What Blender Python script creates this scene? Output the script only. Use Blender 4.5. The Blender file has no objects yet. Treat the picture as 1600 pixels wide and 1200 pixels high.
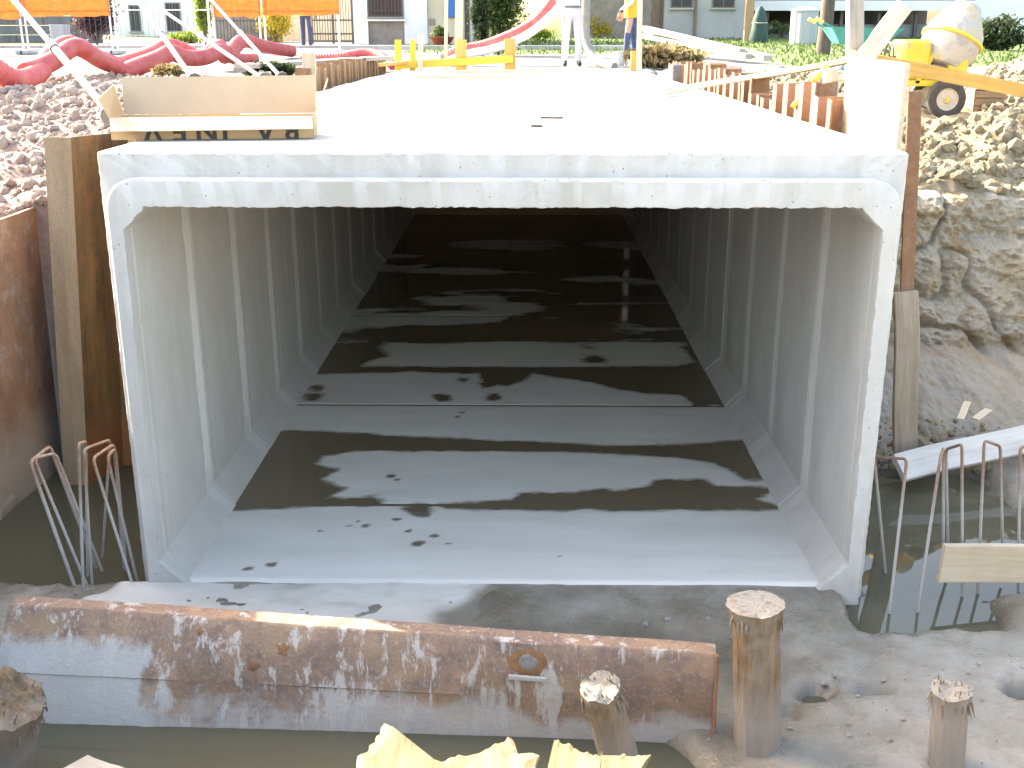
import bpy, bmesh, math, random
import numpy as np
from mathutils import Vector, Matrix, noise as mnoise

random.seed(7); rng = np.random.default_rng(7)
S = bpy.context.scene
COL = S.collection
R = math.radians

# ------------------------------------------------------------------ camera, sky, sun, exposure
CAM = np.array([0.0, 0.0, 2.9]); FPX = 1709.0; PITCH = R(17.7); YAW = R(0.70)
cd = bpy.data.cameras.new('camera'); cam = bpy.data.objects.new('camera', cd); COL.objects.link(cam)
cam.location = CAM; cam.rotation_euler = (R(90) - PITCH, 0, YAW)
cd.sensor_fit = 'HORIZONTAL'; cd.sensor_width = 36.0; cd.lens = FPX / 1600 * 36.0
cd.clip_start = 0.05; cd.clip_end = 2000
S.camera = cam

SUN_AZ = R(-55); SUN_EL = R(32.6)          # azimuth from +Y, negative is to the left
w = bpy.data.worlds.new('World'); S.world = w; w.use_nodes = True
nt = w.node_tree; bg = nt.nodes['Background']
sky = nt.nodes.new('ShaderNodeTexSky'); sky.sky_type = 'NISHITA'; sky.sun_disc = False
sky.sun_elevation = SUN_EL; sky.sun_rotation = SUN_AZ
sky.air_density = 1.0; sky.dust_density = 4.0; sky.ozone_density = 1.6
hz_ = nt.nodes.new('ShaderNodeMix'); hz_.data_type = 'RGBA'; hz_.blend_type = 'MULTIPLY'; hz_.inputs[0].default_value = 1.0; hz_.inputs[7].default_value = (1.13, .985, .81, 1)   # thin white haze over the whole sky
nt.links.new(sky.outputs[0], hz_.inputs[6]); nt.links.new(hz_.outputs[2], bg.inputs[0]); bg.inputs[1].default_value = 0.15
sd_ = bpy.data.lights.new('sun', 'SUN'); sun = bpy.data.objects.new('sun', sd_); COL.objects.link(sun)
sd_.energy = 2.7; sd_.angle = R(0.53); sd_.color = (1.0, 0.94, 0.84)
sdir = Vector((math.sin(SUN_AZ) * math.cos(SUN_EL), math.cos(SUN_AZ) * math.cos(SUN_EL), math.sin(SUN_EL)))
sun.rotation_euler = sdir.to_track_quat('Z', 'Y').to_euler(); sun.location = (0, 0, 30)
S.view_settings.view_transform = 'Standard'; S.view_settings.look = 'None'
S.view_settings.exposure = 3.0; S.view_settings.gamma = 1.0; S.view_settings.use_curve_mapping = False

S.cycles.max_bounces = 12; S.cycles.diffuse_bounces = 8; S.cycles.glossy_bounces = 4

# ------------------------------------------------------------------ pixel helpers (a pixel gives a direction only)
_R = np.array([math.cos(YAW), math.sin(YAW), 0]); _Fh = np.array([-math.sin(YAW), math.cos(YAW), 0])
_F = _Fh * math.cos(PITCH) + np.array([0, 0, -math.sin(PITCH)]); _U = _Fh * math.sin(PITCH) + np.array([0, 0, math.cos(PITCH)])
def ray(u, v): return _R * (u - 800) + _F * FPX + _U * (600 - v)
def P(u, v, X=None, Y=None, Z=None):
    r = ray(u, v)
    t = (Y - CAM[1]) / r[1] if Y is not None else (Z - CAM[2]) / r[2] if Z is not None else (X - CAM[0]) / r[0]
    return Vector(CAM + r * t)
def gz(y): return 2.33 + 0.018 * min(max(y - 20, 0), 36)
def G(u, v):                                   # where a pixel meets the gently rising street level
    r = ray(u, v); k = 0.018
    t = (2.33 - k * 20 - CAM[2]) / (r[2] - k * r[1])
    if t < 0 or r[1] * t > 56: t = 56 / r[1]
    q = Vector(CAM + r * t)
    if q.y < 20: q = P(u, v, Z=2.33)
    return q

# ------------------------------------------------------------------ node materials
class NB:
    def __init__(s, name):
        s.m = bpy.data.materials.new(name); s.m.use_nodes = True; s.t = s.m.node_tree
        s.b = s.t.nodes['Principled BSDF']; s.co = s.t.nodes.new('ShaderNodeTexCoord')
    def n(s, t, **k):
        x = s.t.nodes.new(t)
        for a, v in k.items(): setattr(x, a, v)
        return x
    def put(s, sock, v):
        if hasattr(v, 'links'): s.t.links.new(v, sock)
        else: sock.default_value = v
    def noise(s, scale, detail=5, rough=.6, stretch=None, space='Object', dist=0, off=0):
        x = s.n('ShaderNodeTexNoise'); x.inputs['Scale'].default_value = scale; x.inputs['Detail'].default_value = detail
        x.inputs['Roughness'].default_value = rough; x.inputs['Distortion'].default_value = dist
        src = s.co.outputs[space] if space != 'World' else s.geo().outputs['Position']
        mp = s.n('ShaderNodeMapping'); mp.inputs['Scale'].default_value = stretch or (1, 1, 1); mp.inputs['Location'].default_value = (off, off * 1.7, off * .6)
        s.put(mp.inputs[0], src); s.put(x.inputs[0], mp.outputs[0])
        return x.outputs['Fac']
    def geo(s):
        if not hasattr(s, '_g'): s._g = s.n('ShaderNodeNewGeometry')
        return s._g
    def ramp(s, v, stops):
        x = s.n('ShaderNodeValToRGB'); e = x.color_ramp.elements
        while len(e) < len(stops): e.new(.5)
        for i, (p, c) in enumerate(stops):
            e[i].position = p; e[i].color = (c, c, c, 1) if not hasattr(c, '__len__') else (*c[:3], 1)
        s.put(x.inputs[0], v); return x.outputs[0]
    def mix(s, f, a, b):
        x = s.n('ShaderNodeMix', data_type='RGBA'); s.put(x.inputs[0], f)
        for i, v in ((6, a), (7, b)): s.put(x.inputs[i], (*v[:3], 1) if isinstance(v, (tuple, list)) else v)
        return x.outputs[2]
    def math(s, op, a, b=0.0, c=0.0):
        x = s.n('ShaderNodeMath', operation=op); s.put(x.inputs[0], a); s.put(x.inputs[1], b); s.put(x.inputs[2], c); return x.outputs[0]
    def sep(s, v):
        x = s.n('ShaderNodeSeparateXYZ'); s.put(x.inputs[0], v); return x.outputs
    def bump(s, h, strength=.4, dist=.02):
        x = s.n('ShaderNodeBump'); x.inputs['Strength'].default_value = strength; x.inputs['Distance'].default_value = dist
        s.put(x.inputs['Height'], h); s.put(s.b.inputs['Normal'], x.outputs[0])
    def rand(s):
        return s.n('ShaderNodeObjectInfo').outputs['Random']
    def done(s, col=None, rough=.8, metal=0., spec=None):
        if col is not None: s.put(s.b.inputs['Base Color'], (*col, 1) if isinstance(col, (tuple, list)) else col)
        s.put(s.b.inputs['Roughness'], rough); s.put(s.b.inputs['Metallic'], metal)
        if spec is not None: s.put(s.b.inputs['Specular IOR Level'], spec)
        return s.m

def mottled(name, c1, c2, scale=6, rough=.85, stretch=None, c3=None, bump=.3, bscale=60, bdist=.01, metal=0., vary=.15, spec=None):
    b = NB(name); n1 = b.noise(scale, 6, .65, stretch)
    st = [(.32, c1), (.68, c2)] if c3 is None else [(.28, c1), (.5, c2), (.72, c3)]
    col = b.ramp(n1, st)
    h = b.n('ShaderNodeHueSaturation'); b.put(h.inputs['Color'], col)
    b.put(h.inputs['Value'], b.math('MULTIPLY_ADD', b.rand(), vary * 2, 1 - vary))
    if bump: b.bump(b.noise(bscale, 4, .7, stretch), bump, bdist)
    return b.done(h.outputs[0], rough, metal, spec)

M = {}
def concrete_mat():
    b = NB('precast_concrete')
    big = b.noise(1.1, 5, .6); mid = b.noise(7, 6, .65, off=3); fine = b.noise(70, 4, .7)
    drip = b.noise(5, 4, .6, (1, 1, .07), off=8)
    c = b.ramp(big, [(.3, (.43, .42, .40)), (.7, (.53, .525, .505))])
    c = b.mix(b.ramp(mid, [(.45, 0.), (.75, .45)]), c, (.34, .325, .295))
    c = b.mix(b.ramp(drip, [(.46, 0.), (.70, .55)]), c, (.33, .31, .275))
    xyz = b.sep(b.co.outputs['Object']); y = xyz[1]
    inx = b.math('LESS_THAN', b.math('ABSOLUTE', b.math('ADD', xyz[0], .118)), 1.905); inz = b.math('LESS_THAN', xyz[2], 2.10); iny = b.math('GREATER_THAN', y, -.07)
    film = b.math('MULTIPLY', b.math('MULTIPLY', inx, inz), b.math('MULTIPLY', iny, b.ramp(b.noise(3.2, 5, .6, (1, 1, .2), off=31), [(.3, .45), (.65, .95)])))
    c = b.mix(film, c, b.ramp(b.noise(2.2, 6, .65, (1, 1, .45), off=52), [(.3, (.47, .445, .40)), (.7, (.60, .58, .54))]))
    yj = b.math('ADD', y, b.math('MULTIPLY', b.math('SUBTRACT', b.noise(5, 5, .7, (1, 1, .5), off=6), .5), .10))
    rn = b.math('MULTIPLY', b.rand(), .05)
    far_ = b.ramp(b.math('ADD', yj, rn), [(.87, 0.), (.90, .85), (.96, .75), (1., .9)]); near_ = b.ramp(yj, [(.0, .7), (.015, .5), (.045, 0.)])
    up_ = b.ramp(b.math('ADD', xyz[2], b.math('MULTIPLY', mid, .2)), [(.22, .25), (.40, 1.)])
    lim = b.math('MULTIPLY', b.math('MULTIPLY', b.math('MAXIMUM', far_, near_), up_), b.ramp(b.noise(2.4, 5, .7, (1, 1, .35), off=2), [(.28, .35), (.50, 1.)]))
    seam = b.math('MULTIPLY', b.ramp(b.noise(7, 5, .65, (1, 1, .06), off=41), [(.56, 0.), (.64, .5)]), b.rand())
    lim = b.math('MULTIPLY', b.math('MAXIMUM', lim, b.math('MULTIPLY', seam, .55)), b.math('MULTIPLY', b.math('MULTIPLY', inx, inz), b.math('GREATER_THAN', y, .015)))
    c = b.mix(lim, c, (.80, .79, .76))
    spk = b.math('MULTIPLY', b.ramp(b.noise(48, 5, .75, off=14), [(.56, 0.), (.66, 1.)]), b.ramp(b.noise(2.6, 5, .65, (1, 1, 2.5), off=17), [(.46, 0.), (.62, 1.)]))
    c = b.mix(b.math('MULTIPLY', spk, .5), c, (.27, .255, .23))
    # pin holes of the cast surface
    vo = b.n('ShaderNodeTexVoronoi'); vo.inputs['Scale'].default_value = 22; b.put(vo.inputs[0], b.co.outputs['Object'])
    pit = b.ramp(vo.outputs['Distance'], [(.0, 1.), (.085, 1.), (.12, 0.)])
    pit = b.math('MULTIPLY', pit, b.ramp(b.noise(6, 3, .6, off=5), [(.46, 0.), (.54, 1.)]))
    c = b.mix(b.math('MULTIPLY', pit, .75), c, (.16, .15, .135))
    b.bump(b.math('SUBTRACT', b.math('ADD', b.math('MULTIPLY', fine, .35), b.math('MULTIPLY', mid, .6)), pit), .35, .006)
    return b.done(c, b.ramp(big, [(.3, .75), (.7, .9)]))
M['concrete'] = concrete_mat()

def ground_mat():
    b = NB('ground_soil')
    at = b.n('ShaderNodeVertexColor', layer_name='zone'); z = b.n('ShaderNodeSeparateColor'); b.put(z.inputs[0], at.outputs[0])
    zr, zg, zb, za = z.outputs[0], z.outputs[1], z.outputs[2], at.outputs[1]
    n1 = b.noise(1.6, 6, .6); n2 = b.noise(9, 6, .65, off=4); n3 = b.noise(45, 5, .7, off=9)
    mud = b.ramp(n1, [(.3, (.15, .132, .10)), (.5, (.225, .208, .172)), (.72, (.30, .284, .25))])
    mud = b.mix(b.ramp(n2, [(.45, 0.), (.7, .6)]), mud, (.14, .12, .085))
    clay = b.ramp(n2, [(.25, (.13, .10, .055)), (.5, (.22, .18, .11)), (.75, (.32, .275, .185))])
    rub = b.ramp(n2, [(.25, (.13, .08, .065)), (.5, (.21, .145, .12)), (.75, (.31, .24, .21))])
    asp = b.ramp(n2, [(.25, (.10, .10, .105)), (.75, (.17, .17, .17))])
    gr = b.ramp(n2, [(.25, (.045, .085, .02)), (.75, (.12, .17, .045))])
    c = b.mix(zg, mud, clay); c = b.mix(zr, c, rub); c = b.mix(zb, c, asp); c = b.mix(za, c, gr)
    c = b.mix(b.ramp(n3, [(.5, 0.), (.8, .3)]), c, (.08, .07, .055))
    gzz = b.math('ADD', b.sep(b.geo().outputs['Position'])[2], b.math('MULTIPLY', b.math('SUBTRACT', n2, .5), .05))
    tide = b.ramp(b.math('ADD', gzz, .5), [(.40, 1.), (.435, .75), (.47, 0.)])
    c = b.mix(b.math('MULTIPLY', tide, .75), c, (.10, .088, .064))
    dry = b.math('MAXIMUM', b.math('MAXIMUM', zr, zg), b.math('MAXIMUM', zb, za))
    wet = b.ramp(b.noise(1.3, 5, .6, (1, 1.6, 1), off=12), [(.47, .10), (.53, .25), (.62, .7)])
    rough = b.math('MAXIMUM', b.math('MULTIPLY', wet, b.math('SUBTRACT', 1., b.math('MULTIPLY', tide, .8))), b.math('MULTIPLY', dry, .92))
    b.bump(b.math('ADD', b.math('MULTIPLY', n3, .5), n2), .5, .02)
    return b.done(c, rough)
M['ground'] = ground_mat()

def bank_mat():
    b = NB('clay_bank')
    n1 = b.noise(1.5, 6, .62, (1, 1, 1.4), dist=.6); n2 = b.noise(6, 7, .68, off=3); n3 = b.noise(38, 5, .7, off=7)
    c = b.ramp(n1, [(.28, (.27, .205, .11)), (.42, (.35, .30, .205)), (.55, (.36, .32, .25)), (.66, (.31, .22, .10)), (.78, (.18, .12, .055))])
    c = b.mix(b.ramp(n2, [(.52, 0.), (.68, .7)]), c, (.25, .17, .065))
    c = b.mix(b.ramp(n3, [(.5, 0.), (.75, .4)]), c, (.12, .10, .07))
    low = b.ramp(b.sep(b.geo().outputs['Position'])[2], [(.15, .85), (.9, 0.)])
    c = b.mix(b.math('MULTIPLY', low, b.ramp(n2, [(.3, 1.), (.65, .3)])), c, (.235, .235, .22))
    b.bump(b.math('ADD', b.math('MULTIPLY', n3, .5), n2), .8, .04)
    return b.done(c, .85)
M['bank'] = bank_mat()

def silt_mat():
    b = NB('drying_silt')
    n1 = b.noise(2.0, 5, .6, (.5, 2, 1)); n2 = b.noise(30, 5, .7, off=3)
    c = b.ramp(n1, [(.3, (.56, .545, .50)), (.7, (.66, .645, .60))])
    at = b.n('ShaderNodeVertexColor', layer_name='zone'); z = b.n('ShaderNodeSeparateColor'); b.put(z.inputs[0], at.outputs[0])
    c = b.mix(z.outputs[0], c, (.17, .15, .115))
    c = b.mix(b.ramp(n2, [(.62, 0.), (.8, .35)]), c, (.2, .19, .17))
    b.bump(n2, .15, .004)
    return b.done(c, b.mix(z.outputs[0], (.85, .85, .85), (.3, .3, .3)))
M['silt'] = silt_mat()

def water_mat(name, c, rough=.03, bump=.0):
    b = NB(name)
    if bump: b.bump(b.noise(2.5, 3, .5), bump, .01)
    b.put(b.b.inputs['IOR'], 1.33)
    return b.done(c, rough)
M['puddle'] = water_mat('puddle_water', (.150, .122, .078), .06)
M['water'] = water_mat('muddy_water', (.082, .080, .055), .02, .03)

def rust_mat(name, base, rust, pale, mudz=None, mudc=(.36, .35, .33), metal=.15, streak=(1, 1, .12), mud=.5):
    b = NB(name)
    n1 = b.noise(6, 7, .68, streak); n2 = b.noise(9, 7, .7, off=4); n3 = b.noise(60, 5, .75, off=8)
    c = b.ramp(n1, [(.3, base), (.48, tuple((x + y) / 2 for x, y in zip(base, rust))), (.62, rust), (.78, pale)])
    c = b.mix(b.ramp(n2, [(.5, 0.), (.66, mud)]), c, mudc)
    c = b.mix(b.ramp(n3, [(.52, 0.), (.7, .5)]), c, tuple(x * .45 for x in base))
    if mudz is not None:
        zz = b.math('ADD', b.sep(b.geo().outputs['Position'])[2], b.math('MULTIPLY', b.math('SUBTRACT', n2, .5), .5))
        c = b.mix(b.ramp(b.math('SUBTRACT', zz, mudz - .5), [(.35, .85), (.62, 0.)]), c, mudc)
    b.bump(b.math('ADD', n2, b.math('MULTIPLY', n3, .5)), .35, .008)
    return b.done(c, b.ramp(n2, [(.3, .65), (.7, .9)]), metal)
def beam_mat():
    b = NB('rusty_beam_steel')
    n1 = b.noise(3.2, 7, .7, dist=.5); n2 = b.noise(11, 7, .72, off=4); n3 = b.noise(55, 5, .75, off=8); dr = b.noise(11, 6, .7, (1, 1, .16), off=2, dist=.3); n4 = b.noise(1.4, 5, .6, off=21)
    c = b.ramp(n1, [(.28, (.15, .102, .082)), (.42, (.21, .143, .108)), (.55, (.28, .185, .12)), (.7, (.35, .255, .16))])
    c = b.mix(b.ramp(n2, [(.5, 0.), (.64, .75)]), c, (.165, .115, .10))
    c = b.mix(b.ramp(n3, [(.55, 0.), (.68, .6)]), c, (.40, .36, .33))
    c = b.mix(b.ramp(dr, [(.54, 0.), (.60, .75), (.72, .8)]), c, (.50, .48, .45))
    z = b.sep(b.geo().outputs['Position'])[2]; x = b.sep(b.geo().outputs['Position'])[0]
    w1 = b.math('ADD', b.math('SUBTRACT', .30, z), b.math('MULTIPLY', b.math('SUBTRACT', n4, .5), .9))
    c = b.mix(b.ramp(b.math('ADD', w1, b.math('MULTIPLY', b.math('SUBTRACT', n2, .5), .25)), [(.26, 0.), (.36, .8)]), c, (.41, .39, .365))
    left = b.math('ADD', b.math('MULTIPLY', b.math('ADD', x, 1.75), 3.0), b.math('MULTIPLY', b.math('SUBTRACT', n1, .5), 1.2))
    smear = b.math('MULTIPLY', b.ramp(left, [(.0, 1.), (.12, 0.)]), b.ramp(b.math('ADD', z, b.math('MULTIPLY', n2, .12)), [(.26, 1.), (.31, 0.)]))
    c = b.mix(b.math('MULTIPLY', smear, .9), c, (.45, .445, .43))
    b.bump(b.math('ADD', b.math('ADD', n2, b.math('MULTIPLY', n3, .6)), b.math('MULTIPLY', dr, .5)), .6, .012)
    return b.done(c, b.ramp(n2, [(.3, .6), (.7, .9)]), .1)
M['beam'] = beam_mat()
M['pile'] = rust_mat('rusty_pile_steel', (.20, .125, .07), (.31, .20, .10), (.40, .33, .23), .15, (.27, .235, .18))
M['pile_tan'] = rust_mat('tan_pile_steel', (.12, .075, .045), (.33, .18, .07), (.43, .37, .27), .3, (.36, .32, .25), mud=.5)
M['pile_orange'] = rust_mat('orange_pile_steel', (.20, .105, .06), (.30, .155, .08), (.38, .25, .15), None, (.34, .26, .19))
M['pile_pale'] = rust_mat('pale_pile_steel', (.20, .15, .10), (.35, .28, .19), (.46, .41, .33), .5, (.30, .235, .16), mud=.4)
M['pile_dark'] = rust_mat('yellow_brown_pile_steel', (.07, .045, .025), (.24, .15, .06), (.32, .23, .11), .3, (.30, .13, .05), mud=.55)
M['plate'] = rust_mat('plate_steel', (.16, .105, .08), (.34, .20, .125), (.44, .37, .29), .35, (.36, .325, .28), streak=(.35, .35, .22), mud=.55)
M['rebar'] = rust_mat('rebar_steel', (.20, .13, .09), (.30, .19, .13), (.42, .37, .33), .55, (.42, .42, .41), .3, (1, 1, 1))

def wood_mat(name, c1, c2, rough=.8, axis=0, dark=.35, vary=.12):
    b = NB(name); st = [14, 14, 14]; st[axis] = .8
    n1 = b.noise(1.6, 6, .65, tuple(st), dist=.3); n2 = b.noise(2.2, 5, .6, off=5)
    c = b.ramp(n1, [(.3, c1), (.68, c2)])
    c = b.mix(b.ramp(n2, [(.5, 0.), (.75, dark)]), c, tuple(x * .5 for x in c1))
    h = b.n('ShaderNodeHueSaturation'); b.put(h.inputs['Color'], c); b.put(h.inputs['Value'], b.math('MULTIPLY_ADD', b.rand(), vary * 2, 1 - vary))
    b.bump(n1, .4, .006)
    return b.done(h.outputs[0], rough)
M['wood_pale'] = wood_mat('pale_timber', (.46, .38, .26), (.62, .54, .40))
M['wood_grey'] = wood_mat('weathered_timber', (.26, .235, .20), (.42, .39, .34))
M['wood_tan'] = wood_mat('muddy_tan_timber', (.24, .19, .135), (.38, .32, .245), dark=.5)
M['wood_white'] = wood_mat('whitish_timber', (.42, .41, .38), (.60, .59, .56))
M['wood_yellow'] = wood_mat('yellow_formwork_board', (.55, .37, .03), (.68, .50, .05), .6, dark=.2)
M['wood_orange'] = wood_mat('orange_formwork_board', (.48, .27, .06), (.60, .37, .10), .7)
M['wood_brown'] = wood_mat('brown_timber', (.24, .155, .085), (.38, .26, .15))
def log_mat(name, c1, c2, mudz):
    b = NB(name); n1 = b.noise(2.2, 6, .7, (16, 16, 1.1), dist=.4); n2 = b.noise(7, 6, .65, off=5); n3 = b.noise(40, 4, .7, (1, 1, .3))
    c = b.ramp(n1, [(.3, tuple(x * .55 for x in c1)), (.45, c1), (.7, c2)])
    c = b.mix(b.ramp(n2, [(.45, 0.), (.62, .75)]), c, (.20, .17, .135))
    c = b.mix(b.ramp(n3, [(.55, 0.), (.7, .5)]), c, (.08, .058, .038))
    zz = b.math('ADD', b.sep(b.geo().outputs['Position'])[2], b.math('MULTIPLY', b.math('SUBTRACT', n2, .5), .35))
    c = b.mix(b.ramp(b.math('SUBTRACT', zz, mudz - .5), [(.42, .8), (.62, 0.)]), c, (.25, .225, .20))
    b.bump(b.math('ADD', n1, b.math('MULTIPLY', n3, .4)), .8, .012)
    return b.done(c, .9)
M['log'] = log_mat('log_bark', (.125, .078, .042), (.25, .17, .09), .2)
M['log_grey'] = log_mat('muddy_log', (.17, .14, .105), (.31, .27, .22), .3)
M['straw_wood'] = wood_mat('split_fresh_timber', (.11, .08, .032), (.30, .245, .125), .75, 1, .6)
M['endgrain'] = mottled('muddy_endgrain', (.085, .07, .05), (.23, .215, .19), 18, .85, c3=(.15, .12, .08), bump=.8, bscale=40)
M['cardboard'] = mottled('cardboard', (.42, .29, .15), (.48, .34, .19), 3, .85, bump=.1)
M['cardboard_in'] = mottled('cardboard_inside', (.36, .295, .215), (.41, .34, .25), 2, .85, bump=.1)
M['ink'] = mottled('black_print', (.03, .03, .028), (.06, .055, .05), 12, .7, bump=0)
M['hose_red'] = mottled('red_corrugated_plastic', (.34, .045, .05), (.43, .085, .085), 5, .6, bump=0, vary=.12, c3=(.42, .15, .125))
M['galv'] = mottled('galvanised_steel', (.13, .14, .155), (.20, .21, .225), 10, .45, metal=.4, bump=.1)
M['grey_plastic'] = mottled('grey_hose', (.20, .195, .185), (.28, .27, .25), 5, .6, bump=0)
M['white_pipe'] = mottled('white_pipe', (.62, .62, .62), (.72, .72, .72), 4, .5, bump=0)
def _net():
    b = NB('orange_netting'); c = b.ramp(b.noise(5, 5, .6, (1, 1, 4)), [(.35, (.58, .13, .02)), (.65, (.66, .18, .03))]); b.done(c, .7)
    return b, c
_netb = _net()
M['steel_yellow'] = mottled('yellow_machine_paint', (.42, .33, .07), (.58, .44, .02), 9, .55, bump=.3, c3=(.34, .30, .20))
M['rubber'] = mottled('tyre_rubber', (.035, .035, .037), (.075, .072, .07), 12, .85)
M['rim'] = mottled('wheel_rim', (.42, .40, .34), (.52, .50, .44), 10, .55)
M['drum'] = mottled('mixer_drum_crust', (.26, .25, .235), (.42, .40, .37), 7, .85, c3=(.44, .36, .12), bump=.8, bscale=30)
M['plaster_white'] = mottled('white_plaster', (.68, .67, .65), (.78, .77, .75), 1.5, .9, bump=.15)
M['plaster_cream'] = mottled('cream_plaster', (.58, .50, .36), (.66, .58, .43), 1.5, .9, bump=.15)
M['plaster_grey'] = mottled('grey_plaster', (.34, .335, .32), (.42, .415, .40), 1.2, .9, bump=.15)
M['brown_panel'] = mottled('brown_stone_panel', (.22, .185, .155), (.32, .28, .24), 4, .9)
M['dark_iron'] = mottled('dark_iron', (.05, .045, .042), (.10, .085, .075), 6, .6)
M['slate_wall'] = mottled('dark_grey_wall', (.11, .11, .115), (.18, .18, .18), 3, .9)
M['glass'] = water_mat('window_glass', (.05, .055, .06), .08)
M['frame_brown'] = mottled('brown_window_frame', (.16, .10, .07), (.22, .15, .10), 6, .6)
M['roof'] = mottled('tile_roof', (.30, .13, .08), (.40, .19, .12), 5, .85)
M['blue_sign'] = mottled('blue_sign_paint', (.02, .10, .32), (.03, .13, .38), 3, .5, bump=0)
M['teal'] = mottled('teal_paint', (.03, .20, .17), (.06, .28, .24), 5, .5, bump=0)
M['grip'] = mottled('yellow_grip', (.70, .66, .10), (.78, .72, .15), 5, .5, bump=0)
M['bin_grey'] = mottled('grey_sheet_metal', (.26, .275, .30), (.34, .355, .38), 3, .6, (6, 6, .3), bump=.1)
M['tarp_green'] = mottled('dark_green_tarp', (.008, .035, .03), (.02, .06, .05), 6, .7)
M['rub_stone'] = mottled('rubble_stone', (.23, .155, .12), (.38, .31, .26), 5, .95, c3=(.29, .175, .125), bump=.6, bscale=30)
M['clod'] = mottled('clay_clod', (.14, .11, .06), (.27, .23, .15), 4, .95, c3=(.24, .19, .10), bump=.8, bscale=25, bdist=.03)
M['pebble'] = mottled('mud_pebble', (.17, .165, .15), (.32, .31, .29), 8, .7, bump=.5, bscale=30)
M['skin'] = mottled('skin', (.42, .25, .17), (.48, .29, .20), 5, .6, bump=0)
M['hair'] = mottled('dark_hair', (.02, .015, .01), (.04, .03, .02), 20, .7, bump=.3)
M['overall'] = mottled('white_overall', (.56, .56, .60), (.66, .66, .70), 6, .9)
M['jeans'] = mottled('blue_trousers', (.045, .06, .12), (.08, .10, .18), 8, .9)
M['hivis'] = mottled('orange_vest', (.75, .23, .02), (.82, .32, .04), 6, .8)
M['hivis_yellow'] = mottled('yellow_orange_vest', (.80, .45, .02), (.85, .52, .04), 6, .8)
M['shirt_white'] = mottled('pale_shirt', (.60, .64, .66), (.68, .72, .74), 6, .9)
M['boot'] = mottled('dark_boot', (.03, .027, .025), (.07, .06, .05), 10, .7)
M['bucket'] = mottled('white_bucket_plastic', (.60, .60, .59), (.72, .72, .71), 5, .5)
M['terracotta'] = mottled('dark_red_planter', (.20, .04, .035), (.28, .06, .05), 5, .7)
def translucent(b, c, f):
    tr = b.n('ShaderNodeBsdfTranslucent'); mx_ = b.n('ShaderNodeMixShader'); mx_.inputs[0].default_value = f
    b.put(tr.inputs[0], c); out = [n for n in b.t.nodes if n.type == 'OUTPUT_MATERIAL'][0]
    b.t.links.new(b.b.outputs[0], mx_.inputs[1]); b.t.links.new(tr.outputs[0], mx_.inputs[2]); b.t.links.new(mx_.outputs[0], out.inputs[0]); return b.m
def leaf_mat(name, c1, c2):
    b = NB(name); n = b.noise(1.8, 4, .6, space='Object'); c = b.ramp(n, [(.35, c1), (.65, c2)])
    b.put(b.b.inputs['Transmission Weight'], 0.0)
    b.put(b.b.inputs['Subsurface Weight'], .0)
    b.done(c, .65); return translucent(b, c, .45)
M['leaf_green'] = leaf_mat('green_leaves', (.045, .085, .015), (.10, .15, .03))
M['orange_net'] = translucent(_netb[0], _netb[1], .22)
M['leaf_dark'] = leaf_mat('dark_leaves', (.025, .045, .015), (.05, .075, .025))
M['leaf_yellow'] = leaf_mat('yellow_blossom', (.45, .36, .02), (.58, .48, .04))
M['leaf_lime'] = leaf_mat('lime_leaves', (.16, .24, .02), (.28, .36, .04))
M['leaf_purple'] = leaf_mat('purple_leaves', (.07, .035, .045), (.12, .07, .07))
M['leaf_dry'] = leaf_mat('dry_grass', (.17, .13, .06), (.30, .24, .11))
M['bark'] = mottled('tree_bark', (.07, .055, .045), (.13, .105, .085), 6, .9, (3, 3, .5), bump=.8, bscale=20)

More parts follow.
